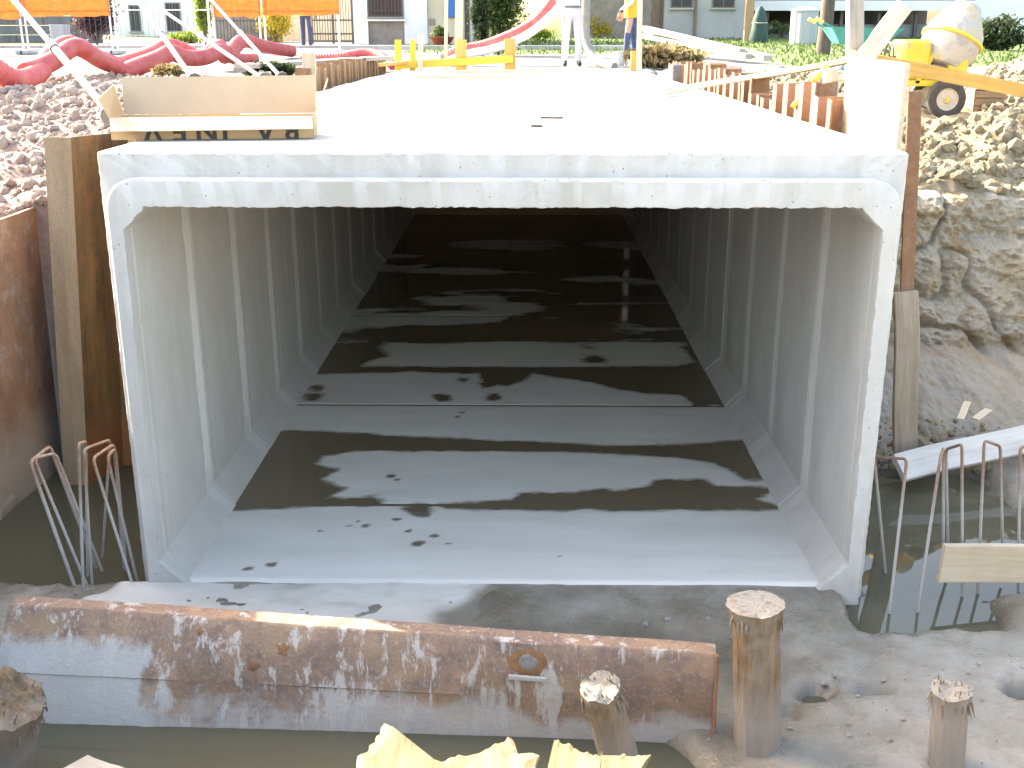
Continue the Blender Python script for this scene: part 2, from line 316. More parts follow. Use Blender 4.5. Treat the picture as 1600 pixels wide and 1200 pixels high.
# ------------------------------------------------------------------ mesh helpers
class MB:
    def __init__(s): s.v = []; s.f = []; s.frame = None; s.nadd = 0
    def add(s, vs, fs):
        o = len(s.v); s.v += [tuple(x) for x in vs]; s.f += [tuple(i + o for i in f) for f in fs]; return s
    def hexa(s, a, b, c=.006):                       # axis box with chamfered long edges
        (x0, y0, z0), (x1, y1, z1) = a, b
        c = min(c, .3 * min(abs(x1 - x0), abs(y1 - y0), abs(z1 - z0)))
        bm = bmesh.new(); bmesh.ops.create_cube(bm, size=1)
        for q in bm.verts: q.co = Vector(((x0 + x1) / 2 + q.co.x * (x1 - x0), (y0 + y1) / 2 + q.co.y * (y1 - y0), (z0 + z1) / 2 + q.co.z * (z1 - z0)))
        if c > .0005: bmesh.ops.bevel(bm, geom=bm.edges[:], offset=c, segments=1, affect='EDGES')
        bm.verts.index_update(); s.add([q.co for q in bm.verts], [[q.index for q in f.verts] for f in bm.faces]); bm.free(); return s
    def bar(s, p, q, wd, th, up=(0, 0, 1), c=.005, seg=6, warp=.0, seed=0):   # board from p to q, width wd (sideways), thickness th (along up)
        p, q = Vector(p), Vector(q); d = (q - p); L = d.length; d.normalize(); up = Vector(up)
        side = d.cross(up).normalized(); up = side.cross(d).normalized()
        pr = [(-wd / 2 + c, -th / 2), (wd / 2 - c, -th / 2), (wd / 2, -th / 2 + c), (wd / 2, th / 2 - c), (wd / 2 - c, th / 2), (-wd / 2 + c, th / 2), (-wd / 2, th / 2 - c), (-wd / 2, -th / 2 + c)]
        vs = []; fs = []
        for i in range(seg + 1):
            t = i / seg; o = Vector((0, 0, 0))
            if warp: o = side * warp * mnoise.noise((t * 2.1, seed, 0)) + up * warp * mnoise.noise((t * 2.1, seed, 5))
            for a, b in pr: vs.append(p + d * (L * t) + side * a + up * b + o)
        for i in range(seg):
            for j in range(8): k = (j + 1) % 8; fs.append((i * 8 + j, i * 8 + k, (i + 1) * 8 + k, (i + 1) * 8 + j))
        fs.append(tuple(range(7, -1, -1))); fs.append(tuple(seg * 8 + j for j in range(8)))
        s.frame = (p, d, side, up); s.nadd += 1
        return s.add(vs, fs)
    def tube(s, pts, r, n=8, cap=True, ridge=0, pitch=.05):
        pts = [Vector(p) for p in pts]; rr = r if hasattr(r, '__len__') else [r] * len(pts)
        o = len(s.v); T = None
        t0 = (pts[1] - pts[0]).normalized(); a = t0.orthogonal().normalized()
        for i, p in enumerate(pts):
            t = (pts[min(i + 1, len(pts) - 1)] - pts[max(i - 1, 0)]).normalized()
            a = (a - t * a.dot(t)).normalized(); b = t.cross(a)
            for j in range(n):
                an = 2 * math.pi * j / n; s.v.append(tuple(p + (a * math.cos(an) + b * math.sin(an)) * rr[i]))
        for i in range(len(pts) - 1):
            for j in range(n): k = (j + 1) % n; s.f.append((o + i * n + j, o + i * n + k, o + (i + 1) * n + k, o + (i + 1) * n + j))
        if cap: s.f.append(tuple(o + j for j in range(n - 1, -1, -1))); s.f.append(tuple(o + (len(pts) - 1) * n + j for j in range(n)))
        return s
    def lathe(s, prof, n=20, c=(0, 0, 0), axis='Z', cap=True):
        o = len(s.v); c = Vector(c)
        for r, h in prof:
            for j in range(n):
                an = 2 * math.pi * j / n; x, y = r * math.cos(an), r * math.sin(an)
                s.v.append(tuple(c + (Vector((x, y, h)) if axis == 'Z' else Vector((h, x, y)) if axis == 'X' else Vector((y, h, x)))))
        for i in range(len(prof) - 1):
            for j in range(n): k = (j + 1) % n; s.f.append((o + i * n + j, o + i * n + k, o + (i + 1) * n + k, o + (i + 1) * n + j))
        if cap: s.f.append(tuple(o + j for j in range(n - 1, -1, -1))); s.f.append(tuple(o + (len(prof) - 1) * n + j for j in range(n)))
        return s
    def strip(s, plan, z0, z1, th, nz=1, shear=(0, 0), jag=0.):   # sheet with a folded plan outline (x, y), extruded upwards, with thickness
        n = len(plan); off = []
        for i in range(n):
            a = Vector(plan[max(i - 1, 0)]); b = Vector(plan[min(i + 1, n - 1)]); t = (b - a).normalized(); off.append(Vector(plan[i]) + Vector((-t.y, t.x)) * th)
        o = len(s.v)
        for k in range(nz + 1):
            t = k / nz; z = z0 + (z1 - z0) * t
            for pl in (plan, off):
                for i, q in enumerate(pl): s.v.append((q[0] + shear[0] * t, q[1] + shear[1] * t, z + (jag * mnoise.noise((i * 1.3, q[0] * 3, 1)) if k == nz else 0)))
        W = 2 * n
        for k in range(nz):
            for i in range(n - 1):
                a = o + k * W + i
                s.f.append((a, a + 1, a + 1 + W, a + W)); s.f.append((a + n + 1, a + n, a + n + W, a + n + 1 + W))
            for i in (0, n - 1):
                a = o + k * W + i; s.f.append((a, a + W, a + n + W, a + n) if i == 0 else (a, a + n, a + n + W, a + W))
        for k in (0, nz):
            for i in range(n - 1):
                a = o + k * W + i; s.f.append((a, a + n, a + n + 1, a + 1) if k == 0 else (a, a + 1, a + n + 1, a + n))
        return s
    def quad(s, a, b, c, d): return s.add([a, b, c, d], [(0, 1, 2, 3)])
    def build(s, name, m, parent=None, smooth=False, at=None):
        me = bpy.data.meshes.new(name)
        vs = s.v; loc = None
        if s.frame and s.nadd == 1:                # a single board: local x runs along its grain
            p, d, sd2, up = s.frame; A = Vector(at) if at is not None else Vector((0, 0, 0))
            vs = [((Vector(q) - p).dot(d), (Vector(q) - p).dot(sd2), (Vector(q) - p).dot(up)) for q in vs]
            loc = Matrix.Translation(p - (A if parent is not None else Vector((0, 0, 0)))) @ Matrix((d, sd2, up)).transposed().to_4x4()
        elif at is not None: vs = [(x - at[0], y - at[1], z - at[2]) for x, y, z in vs]
        me.from_pydata(vs, [], s.f); me.update()
        for mm in (m if isinstance(m, (list, tuple)) else [m]): me.materials.append(M[mm])
        if smooth:
            me.polygons.foreach_set('use_smooth', [True] * len(me.polygons))
            try: me.set_sharp_from_angle(angle=R(40))
            except Exception: pass
        o = bpy.data.objects.new(name, me); COL.objects.link(o)
        if parent is not None: o.parent = parent
        if loc is not None: o.matrix_local = loc
        elif at is not None and parent is None: o.location = at
        return o

def tag(o, label=None, cat=None, group=None, kind=None):
    if label: o['label'] = label
    if cat: o['category'] = cat
    if group: o['group'] = group
    if kind: o['kind'] = kind
    return o
ORD = 'first second third fourth fifth sixth seventh eighth ninth tenth eleventh twelfth thirteenth fourteenth fifteenth sixteenth seventeenth eighteenth nineteenth twentieth twenty-first twenty-second'.split()
def thing(name, label, cat, loc=(0, 0, 0), rz=0, group=None):
    o = bpy.data.objects.new(name, None); COL.objects.link(o); o.location = loc; o.rotation_euler.z = rz; o.empty_display_size = .1
    return tag(o, label, cat, group)
def copy_tree(o, parent=None):
    c = o.copy(); COL.objects.link(c); c.parent = parent
    for ch in list(o.children): copy_tree(ch, c)
    return c
def chaikin(p, it=2, closed=False):
    p = [Vector(q) for q in p]
    for _ in range(it):
        n = [p[0]]
        for a, b in zip(p, p[1:]): n += [a * .75 + b * .25, a * .25 + b * .75]
        n.append(p[-1]); p = n
    return p
def fillet(p, r):
    p = [Vector(q) for q in p]; n = [p[0]]
    for a, b, c in zip(p, p[1:], p[2:]):
        u, v = (a - b), (c - b); rr = min(r, u.length * .45, v.length * .45); s, e = b + u.normalized() * rr, b + v.normalized() * rr
        for k in range(5): t = k / 4; n.append(s * (1 - t) ** 2 + b * 2 * t * (1 - t) + e * t * t)
    return n + [p[-1]]
def resample(p, step):
    p = [Vector(q) for q in p]; out = [p[0]]; acc = 0
    for a, b in zip(p, p[1:]):
        L = (b - a).length; 
        while acc + L >= step:
            t = (step - acc); a = a + (b - a).normalized() * t; L -= t; acc = 0; out.append(a)
        acc += L
    return out + [p[-1]]

# numpy noise
_perm = rng.random((256, 256))
def vnoise(x, y):
    xi = np.floor(x).astype(int); yi = np.floor(y).astype(int); fx = x - xi; fy = y - yi
    fx = fx * fx * (3 - 2 * fx); fy = fy * fy * (3 - 2 * fy); g = lambda a, b: _perm[a & 255, b & 255]
    return (g(xi, yi) * (1 - fx) + g(xi + 1, yi) * fx) * (1 - fy) + (g(xi, yi + 1) * (1 - fx) + g(xi + 1, yi + 1) * fx) * fy
def fbm(x, y, sc, oct=5, gain=.5):
    t = 0; a = 1; n = 0
    for k in range(oct): t = t + a * (vnoise(x * sc + 17.3 * k, y * sc + 5.1 * k) - .5); n += a; a *= gain; sc *= 2.03
    return t / n * 2
def sst(a, b, x): t = np.clip((x - a) / (b - a), 0, 1); return t * t * (3 - 2 * t)
def grid_mesh(name, X, Y, Z, m, zone=None, smooth=True):
    ny, nx = X.shape; me = bpy.data.meshes.new(name)
    co = np.stack([X, Y, Z], -1).reshape(-1, 3).astype(np.float32)
    i = np.arange(nx * ny).reshape(ny, nx); q = np.stack([i[:-1, :-1], i[:-1, 1:], i[1:, 1:], i[1:, :-1]], -1).reshape(-1, 4)
    me.vertices.add(len(co)); me.vertices.foreach_set('co', co.ravel())
    me.loops.add(q.size); me.loops.foreach_set('vertex_index', q.ravel().astype(np.int32))
    me.polygons.add(len(q)); me.polygons.foreach_set('loop_start', np.arange(0, q.size, 4, dtype=np.int32)); me.polygons.foreach_set('loop_total', np.full(len(q), 4, np.int32))
    me.update(); me.validate()
    if smooth: me.polygons.foreach_set('use_smooth', np.ones(len(q), bool))
    if zone is not None:
        at = me.color_attributes.new('zone', 'FLOAT_COLOR', 'POINT'); at.data.foreach_set('color', zone.reshape(-1, 4).astype(np.float32).ravel())
    me.materials.append(M[m]); o = bpy.data.objects.new(name, me); COL.objects.link(o); return o

# ------------------------------------------------------------------ ground
CX0, CX1, CY0, CY1, CTOP = -2.133, 1.890, 5.5, 18.5, 2.347
def left_bank(y): return np.interp(y, [-5, 4.2, 6.2, 6.75, 7.3, 8.4, 10, 13, 20], [2.1, 2.1, 2.1, 1.80, 1.80, 2.05, 2.42, 2.36, 2.33])  # unseen near stretch raised so its shadow keeps the mud behind the beam shaded
def axis_lines(lo, hi, step, a, b, g=1.18):
    mid = list(np.arange(lo, hi + 1e-6, step)); out = []; s = step; x = hi
    while x < b: s *= g; x += s; out.append(x)
    pre = []; s = step; x = lo
    while x > a: s *= g; x -= s; pre.append(x)
    return np.array(pre[::-1] + mid + out)
def terrain(X, Y):
    g = 2.33 + .018 * np.clip(Y - 20, 0, 36)
    H = g + .03 * fbm(X, Y, .5) + .02 * fbm(X, Y, 3)
    # left bank with rubble
    lb = left_bank(Y) + .10 * fbm(X, Y, 1.1) + .05 * fbm(X, Y, 5)
    H = np.where((X < -2.2) & (Y < 16), lb * sst(-12, -8, X) + H * (1 - sst(-12, -8, X)), H)
    # right bank, spoil terrace and heaps
    rb = np.interp(Y, [-5, 7.0, 8.0, 9.7, 10.6, 12.3, 16, 20], [2.0, .2, .5, 1.60, 1.72, 2.04, 2.15, 2.33]); rb = np.where(X > 4.6, np.maximum(rb, np.interp(X, [4.6, 5.6], [0, 1.7])), rb)
    rb = rb + .34 * np.exp(-(((X - 5.6) / 1.3) ** 2 + ((Y - 11.2) / .7) ** 2))
    rb = rb + .95 * np.exp(-(((X - 7.6) / 1.5) ** 2 + ((Y - 14.2) / 1.6) ** 2)) + .30 * np.exp(-(((X - 3.6) / .9) ** 2 + ((Y - 14.0) / 1.8) ** 2))
    rb = rb + .12 * fbm(X, Y, 1.3) + .10 * fbm(X, Y, 4.5, 5, .6)
    H = np.where((X > 1.95) & (Y < 20), rb, H)
    # trench floor
    F = -.02 + .035 * fbm(X, Y, .9) + .032 * fbm(X, Y, 3.5) + .015 * fbm(X, Y, 11, 3)
    wob = .10 * fbm(X, Y, 2.2) + .05 * fbm(X, Y, 8)
    pool = sst(5.38, 5.62, Y + wob + .12 * (X + 2.2)) * sst(-2.10, -2.2, X)                    # left pool
    pool = np.maximum(pool, sst(5.36, 5.60, Y + wob) * sst(1.85, 1.95, X) * sst(3.35, 2.75, X + wob - .25 * (Y - 6.4)) * sst(7.5, 7.2, Y))
    yl_ = np.interp(X, [-2.6, .84], [4.40, 4.16]); pool = np.maximum(pool, sst(.08, -.06, Y - yl_ + wob * .25) * sst(-3.0, -2.5, X) * sst(.80, .55, X + wob * .6 + (Y - 4) * .4))
    pool = np.maximum(pool, .33 * np.exp(-(((X - .2) / .75) ** 2 + ((Y - 4.88) / .24) ** 2)))
    pool = np.maximum(pool, sst(5.02, 5.20, Y + wob * .6) * sst(1.70, 1.86, X + wob * .4) * sst(2.62, 2.40, X + wob) * sst(5.6, 5.4, Y))
    lipm = sst(5.16, 5.34, Y) * sst(1.95, 1.7, np.abs(X + .12)); F = F * (1 - lipm) + lipm * (-.014 + .010 * fbm(X, Y, 5, 3))
    F = F + .02 * fbm(X + 3, Y, 2.3, 3) * sst(5.3, 5.0, Y)
    F = F - .13 * sst(-.06, .20, fbm(X * 1.2 + 40, Y * 1.5 + 7, 1.25, 4)) * sst(1.0, 1.25, X + .3 * wob) * sst(5.25, 4.95, Y)
    F = F - .28 * pool
    F = F + np.interp(Y, [-2, 1.2, 2.3, 3.35], [1.35, 1.3, .75, 0.]) * 1.0
    F = np.where((X > CX0 + .02) & (X < CX1 - .02) & (Y > CY0 + .03), -.32, F)
    F = np.where((X > 1.9) & (Y > 7.6), -.3, F)
    F = np.where((X > 2.6) & (Y > 6.6), F + .16 * sst(6.8, 7.6, Y) * sst(2.6, 3.4, X), F)
    xl = np.where(Y < 7.45, -3.44, -2.52); xr = np.where(Y < 7.6, 4.6, np.where(Y < 9.72, 4.9, 2.16))
    inside = (X > xl) & (X < xr) & (Y < 18.95)  # slot past the culvert end is added to let daylight through the bulkhead gap
    H = np.where(inside, F, H)
    return H
ax = axis_lines(-8, 8, .05, -260, 260); ay = axis_lines(2.4, 20, .045, -60, 420)
TX, TY = np.meshgrid(ax, ay); TZ = terrain(TX, TY)
wz = .25 * fbm(TX, TY, .8)
zone = np.zeros(TX.shape + (4,))
low = TZ < 1.2
zone[..., 0] = np.where(low, 0, ((TX < -2.2) & (TY < 17)) * sst(17, 14, TY + wz))
zone[..., 1] = np.where(low, 0, (TX > 1.95) * sst(19, 16, TY + wz))
back = sst(18.2, 19, TY + wz)
zone[..., 2] = np.where(low, 0, back * 1.0)
gm = sst(26.5, 28, TY + wz * 3) * sst(-4, -2, TX + wz * 4) + sst(19.5, 21, TY + wz * 3) * sst(4.2, 5.2, TX + wz) + sst(27, 28, TY) * sst(-14, -15, TX)
zone[..., 3] = np.where(low, 0, np.clip(gm, 0, 1)); zone[..., 2] *= 1 - zone[..., 3]
tag(grid_mesh('ground', TX, TY, TZ, 'ground', zone), kind='structure')
def hz(x, y): return float(terrain(np.array([[x]]), np.array([[y]]))[0, 0])

# standing water in the low spots of the excavation
wb = MB(); wb.quad((-3.5, 1.5, -.105), (4.7, 1.5, -.105), (4.7, 7.95, -.105), (-3.5, 7.95, -.105))
tag(wb.build('water', 'water'), kind='structure')

# pale cement-stained silt in front of the mouth, left of the brown wet patch
fx, fy = np.meshgrid(np.linspace(-2.75, .55, 170), np.linspace(4.45, 5.43, 90))
m_ = sst(-2.7, -2.35, fx + .12 * fbm(fx, fy, 3)) * sst(.35, -.35, fx + .35 * fbm(fx, fy, 1.6) + (5.43 - fy) * .55) * sst(4.50, 4.62, fy + .05 * fbm(fx, fy, 5) - np.interp(fx, [-2.4, .8], [.10, -.30])) * (1 - .8 * sst(-2.2, -2.45, fx) * sst(5.25, 5.4, fy))
fz = .006 + .022 * fbm(fx, fy, 1.3) + .012 * fbm(fx, fy, 7, 4) - .10 * (1 - m_)
fzn = np.zeros(fx.shape + (4,)); fzn[..., 3] = 1; fzn[..., 0] = np.clip(sst(.25, .55, fbm(fx + 5, fy * 1.6, 1.9, 4)) * .3 + .18 + .75 * sst(.995, .80, m_ + .06 * fbm(fx, fy, 6, 3)), 0, 1)
tag(grid_mesh('silt_ground', fx, fy, fz, 'silt', fzn), kind='structure')

# clay face of the right bank, lumpy and undercut
nu, nv = 300, 300
bu, bv = np.meshgrid(np.linspace(1.93, 5.2, nu), np.linspace(0, 1, nv))
bs = -.12 + 1.14 * bv                                  # height fraction
by = np.interp(bs, [-.12, 0, .28, .98, 1.02], [7.38, 7.44, 8.85, 9.60, 9.9]); bz = 1.62 * bs - .03
ba = 2.3 * bv                                            # distance up the face
lumps = .22 * fbm(bu + 9, ba + 3, .9, 3) + .15 * fbm(bu + 4, ba, 2.4, 4) + .09 * fbm(bu + 2, ba + 6, 7, 4, .62) + .04 * fbm(bu + 7, ba + 2, 22, 3)
rid = 1 - np.abs(fbm(bu + 31, ba * .8 + 11, 1.2, 3)) * 3.4
lumps = lumps - np.clip(rid, 0, 1) ** 5 * .14
lip = .12 * sst(.84, .88, bs + .05 * fbm(bu, ba, 2.0, 3)) - .16 * np.exp(-((bs - .81 - .05 * fbm(bu, ba, 2.0, 3)) / .04) ** 2)
amp = sst(-.12, .08, bs) * sst(1.02, .98, bs)
by = by - .85 * (lumps + lip * .5) * amp; bzz = bz + lumps * .22 * amp
bzz[-1] -= .15
tag(grid_mesh('clay_bank_ground', bu, by, bzz, 'bank'), kind='structure')

# ------------------------------------------------------------------ box culvert, one precast segment after another
def loop_pts0(x0, x1, z0, z1, cr, mode, n=26):
    """closed loop with rounded (mode r) or chamfered (mode c) corners; cr = per-corner size (bl, br, tr, tl); equal vertex count for all modes"""
    K = 6; cs = [(x0, z0), (x1, z0), (x1, z1), (x0, z1)]; dirs = [((0, 1), (1, 0)), ((-1, 0), (0, 1)), ((0, -1), (-1, 0)), ((1, 0), (0, -1))]
    arcs = []
    for (cx, cz), (a, b), r in zip(cs, dirs, cr):
        p = np.array([cx + a[0] * r, cz + a[1] * r]); q = np.array([cx + b[0] * r, cz + b[1] * r]); c = np.array([cx, cz])
        arc = []
        for k in range(K + 1):
            t = k / K
            arc.append(p * (1 - t) ** 2 + c * 2 * t * (1 - t) + q * t * t if mode == 'r' else p * (1 - t) + q * t)
        arcs.append(arc)
    out = []
    for i in range(4):
        out += arcs[i]; a, b = arcs[i][-1], arcs[(i + 1) % 4][0]
        m = n if i % 2 == 0 else n // 2
        out += [a * (1 - k / m) + b * k / m for k in range(1, m)]
    return np.array(out)
IX0, IX1, IZ0, IZ1 = -2.008, 1.772, -.03, 2.085
HAU = (.17, .17, .115, .115)
def seg_mesh(front):
    N_ = 170 if front else 26
    loop_pts = lambda *a: loop_pts0(*a, n=N_)
    out = loop_pts(CX0, CX1, -.20, CTOP, (.012,) * 4, 'r'); mid = loop_pts(CX0 + .045, CX1 - .037, -.16, 2.226, (.05, .05, .17, .17), 'r')
    inn = loop_pts(IX0, IX1, IZ0, IZ1, HAU, 'c')
    inn_o = loop_pts(IX0 - .003, IX1 + .003, IZ0 - .003, IZ1 + .003, HAU, 'c'); out_i = loop_pts(CX0 + .012, CX1 - .012, -.19, CTOP - .012, (.012,) * 4, 'r')
    n = len(out); rings = []
    if front:
        def jit(l, a, s): return l + a * np.array([[sum(w_ * mnoise.noise((p[0] * f_, p[1] * f_, s + o_)) for f_, w_ in ((8, .3), (30, .8), (75, 1.2))) for o_ in (0.3, 7.4)] for p in l])
        inn_c = jit(inn, .002, 3)
        rings = [(inn, .991), (inn, .975), (inn, .5), (inn, .10), (inn_c, .02), (jit(inn, .004, 4), -.055), (jit(inn, .006, 6), -.074), (jit(loop_pts(IX0 - .003, IX1 + .003, IZ0 - .003, IZ1 + .003, HAU, 'c'), .006, 6), -.081), (loop_pts(CX0 + .057, CX1 - .049, -.15, 2.212, (.05, .05, .16, .16), 'r'), -.082), (jit(mid, .003, 8), -.070), (mid, -.004), (jit(out_i, .004, 11), 0.), (jit(out, .003, 12), .012), (out, .03), (out, .3), (out, .7), (out, .97), (out, .985), (out_i, .997), (inn_o, .997)]
    else:
        rings = [(inn, .991), (inn, .975), (inn, .5), (inn, .025), (inn, .009), (inn_o, .003), (out_i, .003), (out, .015), (out, .03), (out, .5), (out, .97), (out, .985), (out_i, .997), (inn_o, .997)]
    mb = MB()
    for l, y in rings: mb.v += [(float(p[0]), y, float(p[1])) for p in l]
    k = len(rings)
    for i in range(k):
        j = (i + 1) % k
        for a in range(n): b = (a + 1) % n; mb.f.append((i * n + a, j * n + a, j * n + b, i * n + b))
    return mb
s0 = seg_mesh(True).build('culvert_segment', 'concrete', smooth=True); s0.location = (0, CY0, 0)
tag(s0, 'pale concrete box culvert segment at the mouth, with raised rounded rim around the opening', 'culvert', 'precast box culvert segments')
s1 = seg_mesh(False).build('culvert_segment', 'concrete', smooth=True)
for i in range(1, 13):
    o = s1 if i == 1 else s1.copy()
    if i > 1: COL.objects.link(o)
    o.location = (random.uniform(-.006, .006), CY0 + i, random.uniform(-.006, .006))
    tag(o, 'concrete box culvert segment, %s in line behind the rimmed mouth segment' % ORD[i - 1], 'culvert', 'precast box culvert segments')

# silt on the culvert floor, hollows filled with water
PUD = [[(345, 796), (360, 770), (400, 700), (430, 675), (520, 676), (620, 684), (700, 686), (800, 690), (870, 692), (950, 697), (1040, 697), (1100, 693), (1165, 688), (1180, 715), (1192, 748), (1165, 748), (1145, 735), (1120, 722), (1060, 714), (960, 708), (850, 704), (700, 703), (560, 703), (500, 712), (490, 725), (520, 735), (500, 750), (535, 765), (510, 778), (580, 780), (590, 787), (430, 793)],
       [(690, 789), (800, 783), (820, 772), (900, 772), (940, 766), (960, 770), (1020, 760), (1025, 752), (1100, 752), (1110, 760), (1205, 765), (1180, 779), (1222, 794), (1000, 796), (800, 795), (700, 793)],
       [(480, 584), (490, 560), (510, 540), (560, 532), (600, 532), (590, 545), (605, 556), (570, 566), (560, 574), (650, 573), (800, 574), (1060, 573), (1090, 565), (1070, 545), (1090, 530), (1112, 580), (1130, 632), (1085, 632), (1070, 616), (1010, 614), (960, 605), (900, 592), (830, 583), (812, 596), (790, 602), (755, 596), (750, 584), (640, 580)],
       [(500, 532), (520, 505), (535, 512), (600, 512), (700, 513), (790, 507), (815, 496), (850, 480), (1060, 478), (1085, 531), (800, 534), (600, 533)],
       [(540, 494), (600, 400), (640, 322), (1000, 322), (1050, 470), (900, 470), (840, 481), (690, 482), (600, 488)]]
SPOT = [(490, 621, .075), (690, 621, .06), (768, 621, .05), (724, 593, .045), (495, 605, .055), (655, 797, .06), (930, 562, .10), (920, 543, .07), (765, 600, .05), (575, 783, .04)]
def sdist(px, py, poly):
    inside = np.zeros(px.shape, bool); dm = np.full(px.shape, 1e9)
    for (x1, y1), (x2, y2) in zip(poly, poly[1:] + poly[:1]):
        c = ((y1 > py) != (y2 > py)); xi = (x2 - x1) * (py - y1) / (y2 - y1 + 1e-12) + x1; inside ^= c & (px < xi)
        dx, dy = x2 - x1, y2 - y1; t = np.clip(((px - x1) * dx + (py - y1) * dy) / (dx * dx + dy * dy + 1e-12), 0, 1)
        dm = np.minimum(dm, np.hypot(px - x1 - t * dx, py - y1 - t * dy))
    return np.where(inside, dm, -dm)
sx = np.linspace(IX0 + .02, IX1 - .02, 190); sy = np.linspace(CY0 - .062, CY1, 820); SX, SY = np.meshgrid(sx, sy)
toW = lambda poly: [tuple(P(u, v, Z=0)[:2]) for u, v in poly]
sd = np.full(SX.shape, -9.)
for p in PUD: sd = np.maximum(sd, sdist(SX, SY, toW(p)))
for u, v, rx_ in SPOT:
    c = P(u, v, Z=0); dd = np.hypot((SX - c.x), (SY - c.y) * .9); sd = np.maximum(sd, rx_ - dd + .05 * fbm(SX + u, SY, 9, 3))
far = sst(9.9, 10.8, SY)
streak = .10 + .42 * fbm(SX * .55 + 3, SY * 1.5, 1.1, 4)
sd = np.where(sd > -.3, sd * (1 - far) + far * np.minimum(sd + .1, streak), sd)
sd = sd + .030 * fbm(SX, SY * 1.3, 5, 4) + .024 * fbm(SX, SY * 2, 16, 3)
SZ = .0 - .0035 * np.clip(sd / .05, -1, 1) + .001 * fbm(SX, SY, 3)
for k in range(1, 13):                                   # open joint lines across the floor
    SZ -= .012 * np.exp(-((SY - CY0 - k) / .013) ** 2)
SZ[:3] -= np.array([[.05], [.03], [.004]])
edge = np.minimum(SX - IX0, IX1 - SX); SZ += .01 * sst(.22, .1, edge) * 0
zn = np.zeros(SX.shape + (4,)); zn[..., 3] = 1
drops = np.zeros(SX.shape)
for u, v, r in [(425, 883, .05), (388, 890, .03), (560, 815, .02), (572, 822, .03), (620, 812, .03), (500, 830, .03), (545, 822, .02), (715, 652, .04), (722, 645, .03), (875, 870, .02), (610, 745, .05), (622, 750, .03), (655, 850, .05), (680, 838, .03), (640, 830, .03), (700, 850, .02), (760, 605, .05), (690, 620, .06)]:
    c = P(u, v, Z=0); drops = np.maximum(drops, np.exp(-(((SX - c.x) / r) ** 2 + ((SY - c.y) / r) ** 2) * .9) + .35 * fbm(SX, SY, 22, 2) - .25)
zn[..., 0] = np.clip(np.maximum(sst(-.05, .0, sd), sst(.3, .5, drops)), 0, 1)
tag(grid_mesh('silt_floor', SX, SY, SZ, 'silt', zn), kind='structure')
pw = MB(); pw.quad((IX0 + .03, CY0 + .9, 0.), (IX1 - .03, CY0 + .9, 0.), (IX1 - .03, CY1, 0.), (IX0 + .03, CY1, 0.))
tag(pw.build('puddle_water', 'puddle'), kind='structure')

# added timber bulkhead at the far end; short planks let daylight glint on the floor
bh = thing('added_bulkhead', 'added brown plank bulkhead closing the far end of the culvert, gapped for glints', 'bulkhead', (0, CY1 + .06, 0))
z = -.1; k = 0
while z < 2.1:
    MB().bar((-2.2, 0, z + .11), ((1.69 if k in (3, 5, 6, 8) else 1.9), 0, z + .11), .035, .21, c=.004).build('plank', 'wood_brown', bh); z += .215; k += 1
for x in (-1.6, 0., 1.4): MB().bar((x, .08, -.2), (x, .08, 2.2), .09, .09, up=(0, 1, 0)).build('upright', 'wood_brown', bh)

# ------------------------------------------------------------------ sheet piles and plates
ZP = [(-.225, .10), (-.13, .10), (-.075, -.08), (.075, -.08), (.13, .10), (.225, .10)]
def pile_mesh(z0, z1, m, name='steel_sheet_pile'):
    pl = []
    for a, b in zip(ZP, ZP[1:]): pl.append(a); pl.append(((a[0] + b[0]) / 2, (a[1] + b[1]) / 2))
    pl.append(ZP[-1])
    return MB().strip(pl, z0, z1, .012, 10, jag=.02).build(name, m)
pr = pile_mesh(0, 2.75, 'pile_orange'); first = True
for i in range(19):
    y = 7.55 + i * .455
    o = pr if first else pr.copy()
    if not first: COL.objects.link(o)
    first = False
    o.location = (2.10 + random.uniform(-.015, .015), y, -.2 + random.uniform(-.06, .06) - (.10 if i in (4, 5) else 0)); o.rotation_euler.z = R(90)
    tag(o, 'rusty sheet pile beside the clay spoil, %s in the row behind the shuttering panel' % ORD[i], 'sheet pile', 'sheet piles beside the clay spoil')
pl_ = pile_mesh(0, 2.72, 'pile_tan'); first = True
for i in range(22):
    y = 8.5 + i * .455
    o = pl_ if first else pl_.copy()
    if not first: COL.objects.link(o)
    first = False
    o.location = (-2.36 + random.uniform(-.015, .015), y, -.2 + random.uniform(-.05, .03) + (.06 if y > 12 else -.12)); o.rotation_euler.z = R(-90)
    tag(o, 'tan sheet pile between roof and red hoses, %s in the row behind the cardboard box' % ORD[i], 'sheet pile', 'sheet piles beside the hoses')
# return wall at the left of the mouth
pb = Vector((-3.0, 7.15, -.4))
p1 = thing('steel_sheet_pile', 'folded tan and rust steel sheet pile standing in the pool beside the rusty trench plate', 'sheet pile', pb)
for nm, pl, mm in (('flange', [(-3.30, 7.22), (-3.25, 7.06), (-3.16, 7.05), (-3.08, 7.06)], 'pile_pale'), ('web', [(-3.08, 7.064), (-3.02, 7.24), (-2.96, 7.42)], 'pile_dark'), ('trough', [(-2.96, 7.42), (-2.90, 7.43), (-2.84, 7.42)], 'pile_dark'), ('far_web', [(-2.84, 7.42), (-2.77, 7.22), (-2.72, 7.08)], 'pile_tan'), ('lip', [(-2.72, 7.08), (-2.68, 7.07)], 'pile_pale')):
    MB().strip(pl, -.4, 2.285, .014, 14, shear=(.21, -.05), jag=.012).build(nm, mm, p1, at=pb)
p2 = MB().strip([(-2.76, 7.62), (-2.68, 7.46), (-2.60, 7.44), (-2.45, 7.44), (-2.40, 7.58), (-2.28, 7.60)], -.4, 2.36, .014, 12, jag=.01).build('steel_sheet_pile', 'pile')
tag(p2, 'narrow rusty steel sheet pile in the gap between the culvert and the folded tan pile', 'sheet pile')
tp = MB()
nn = 24
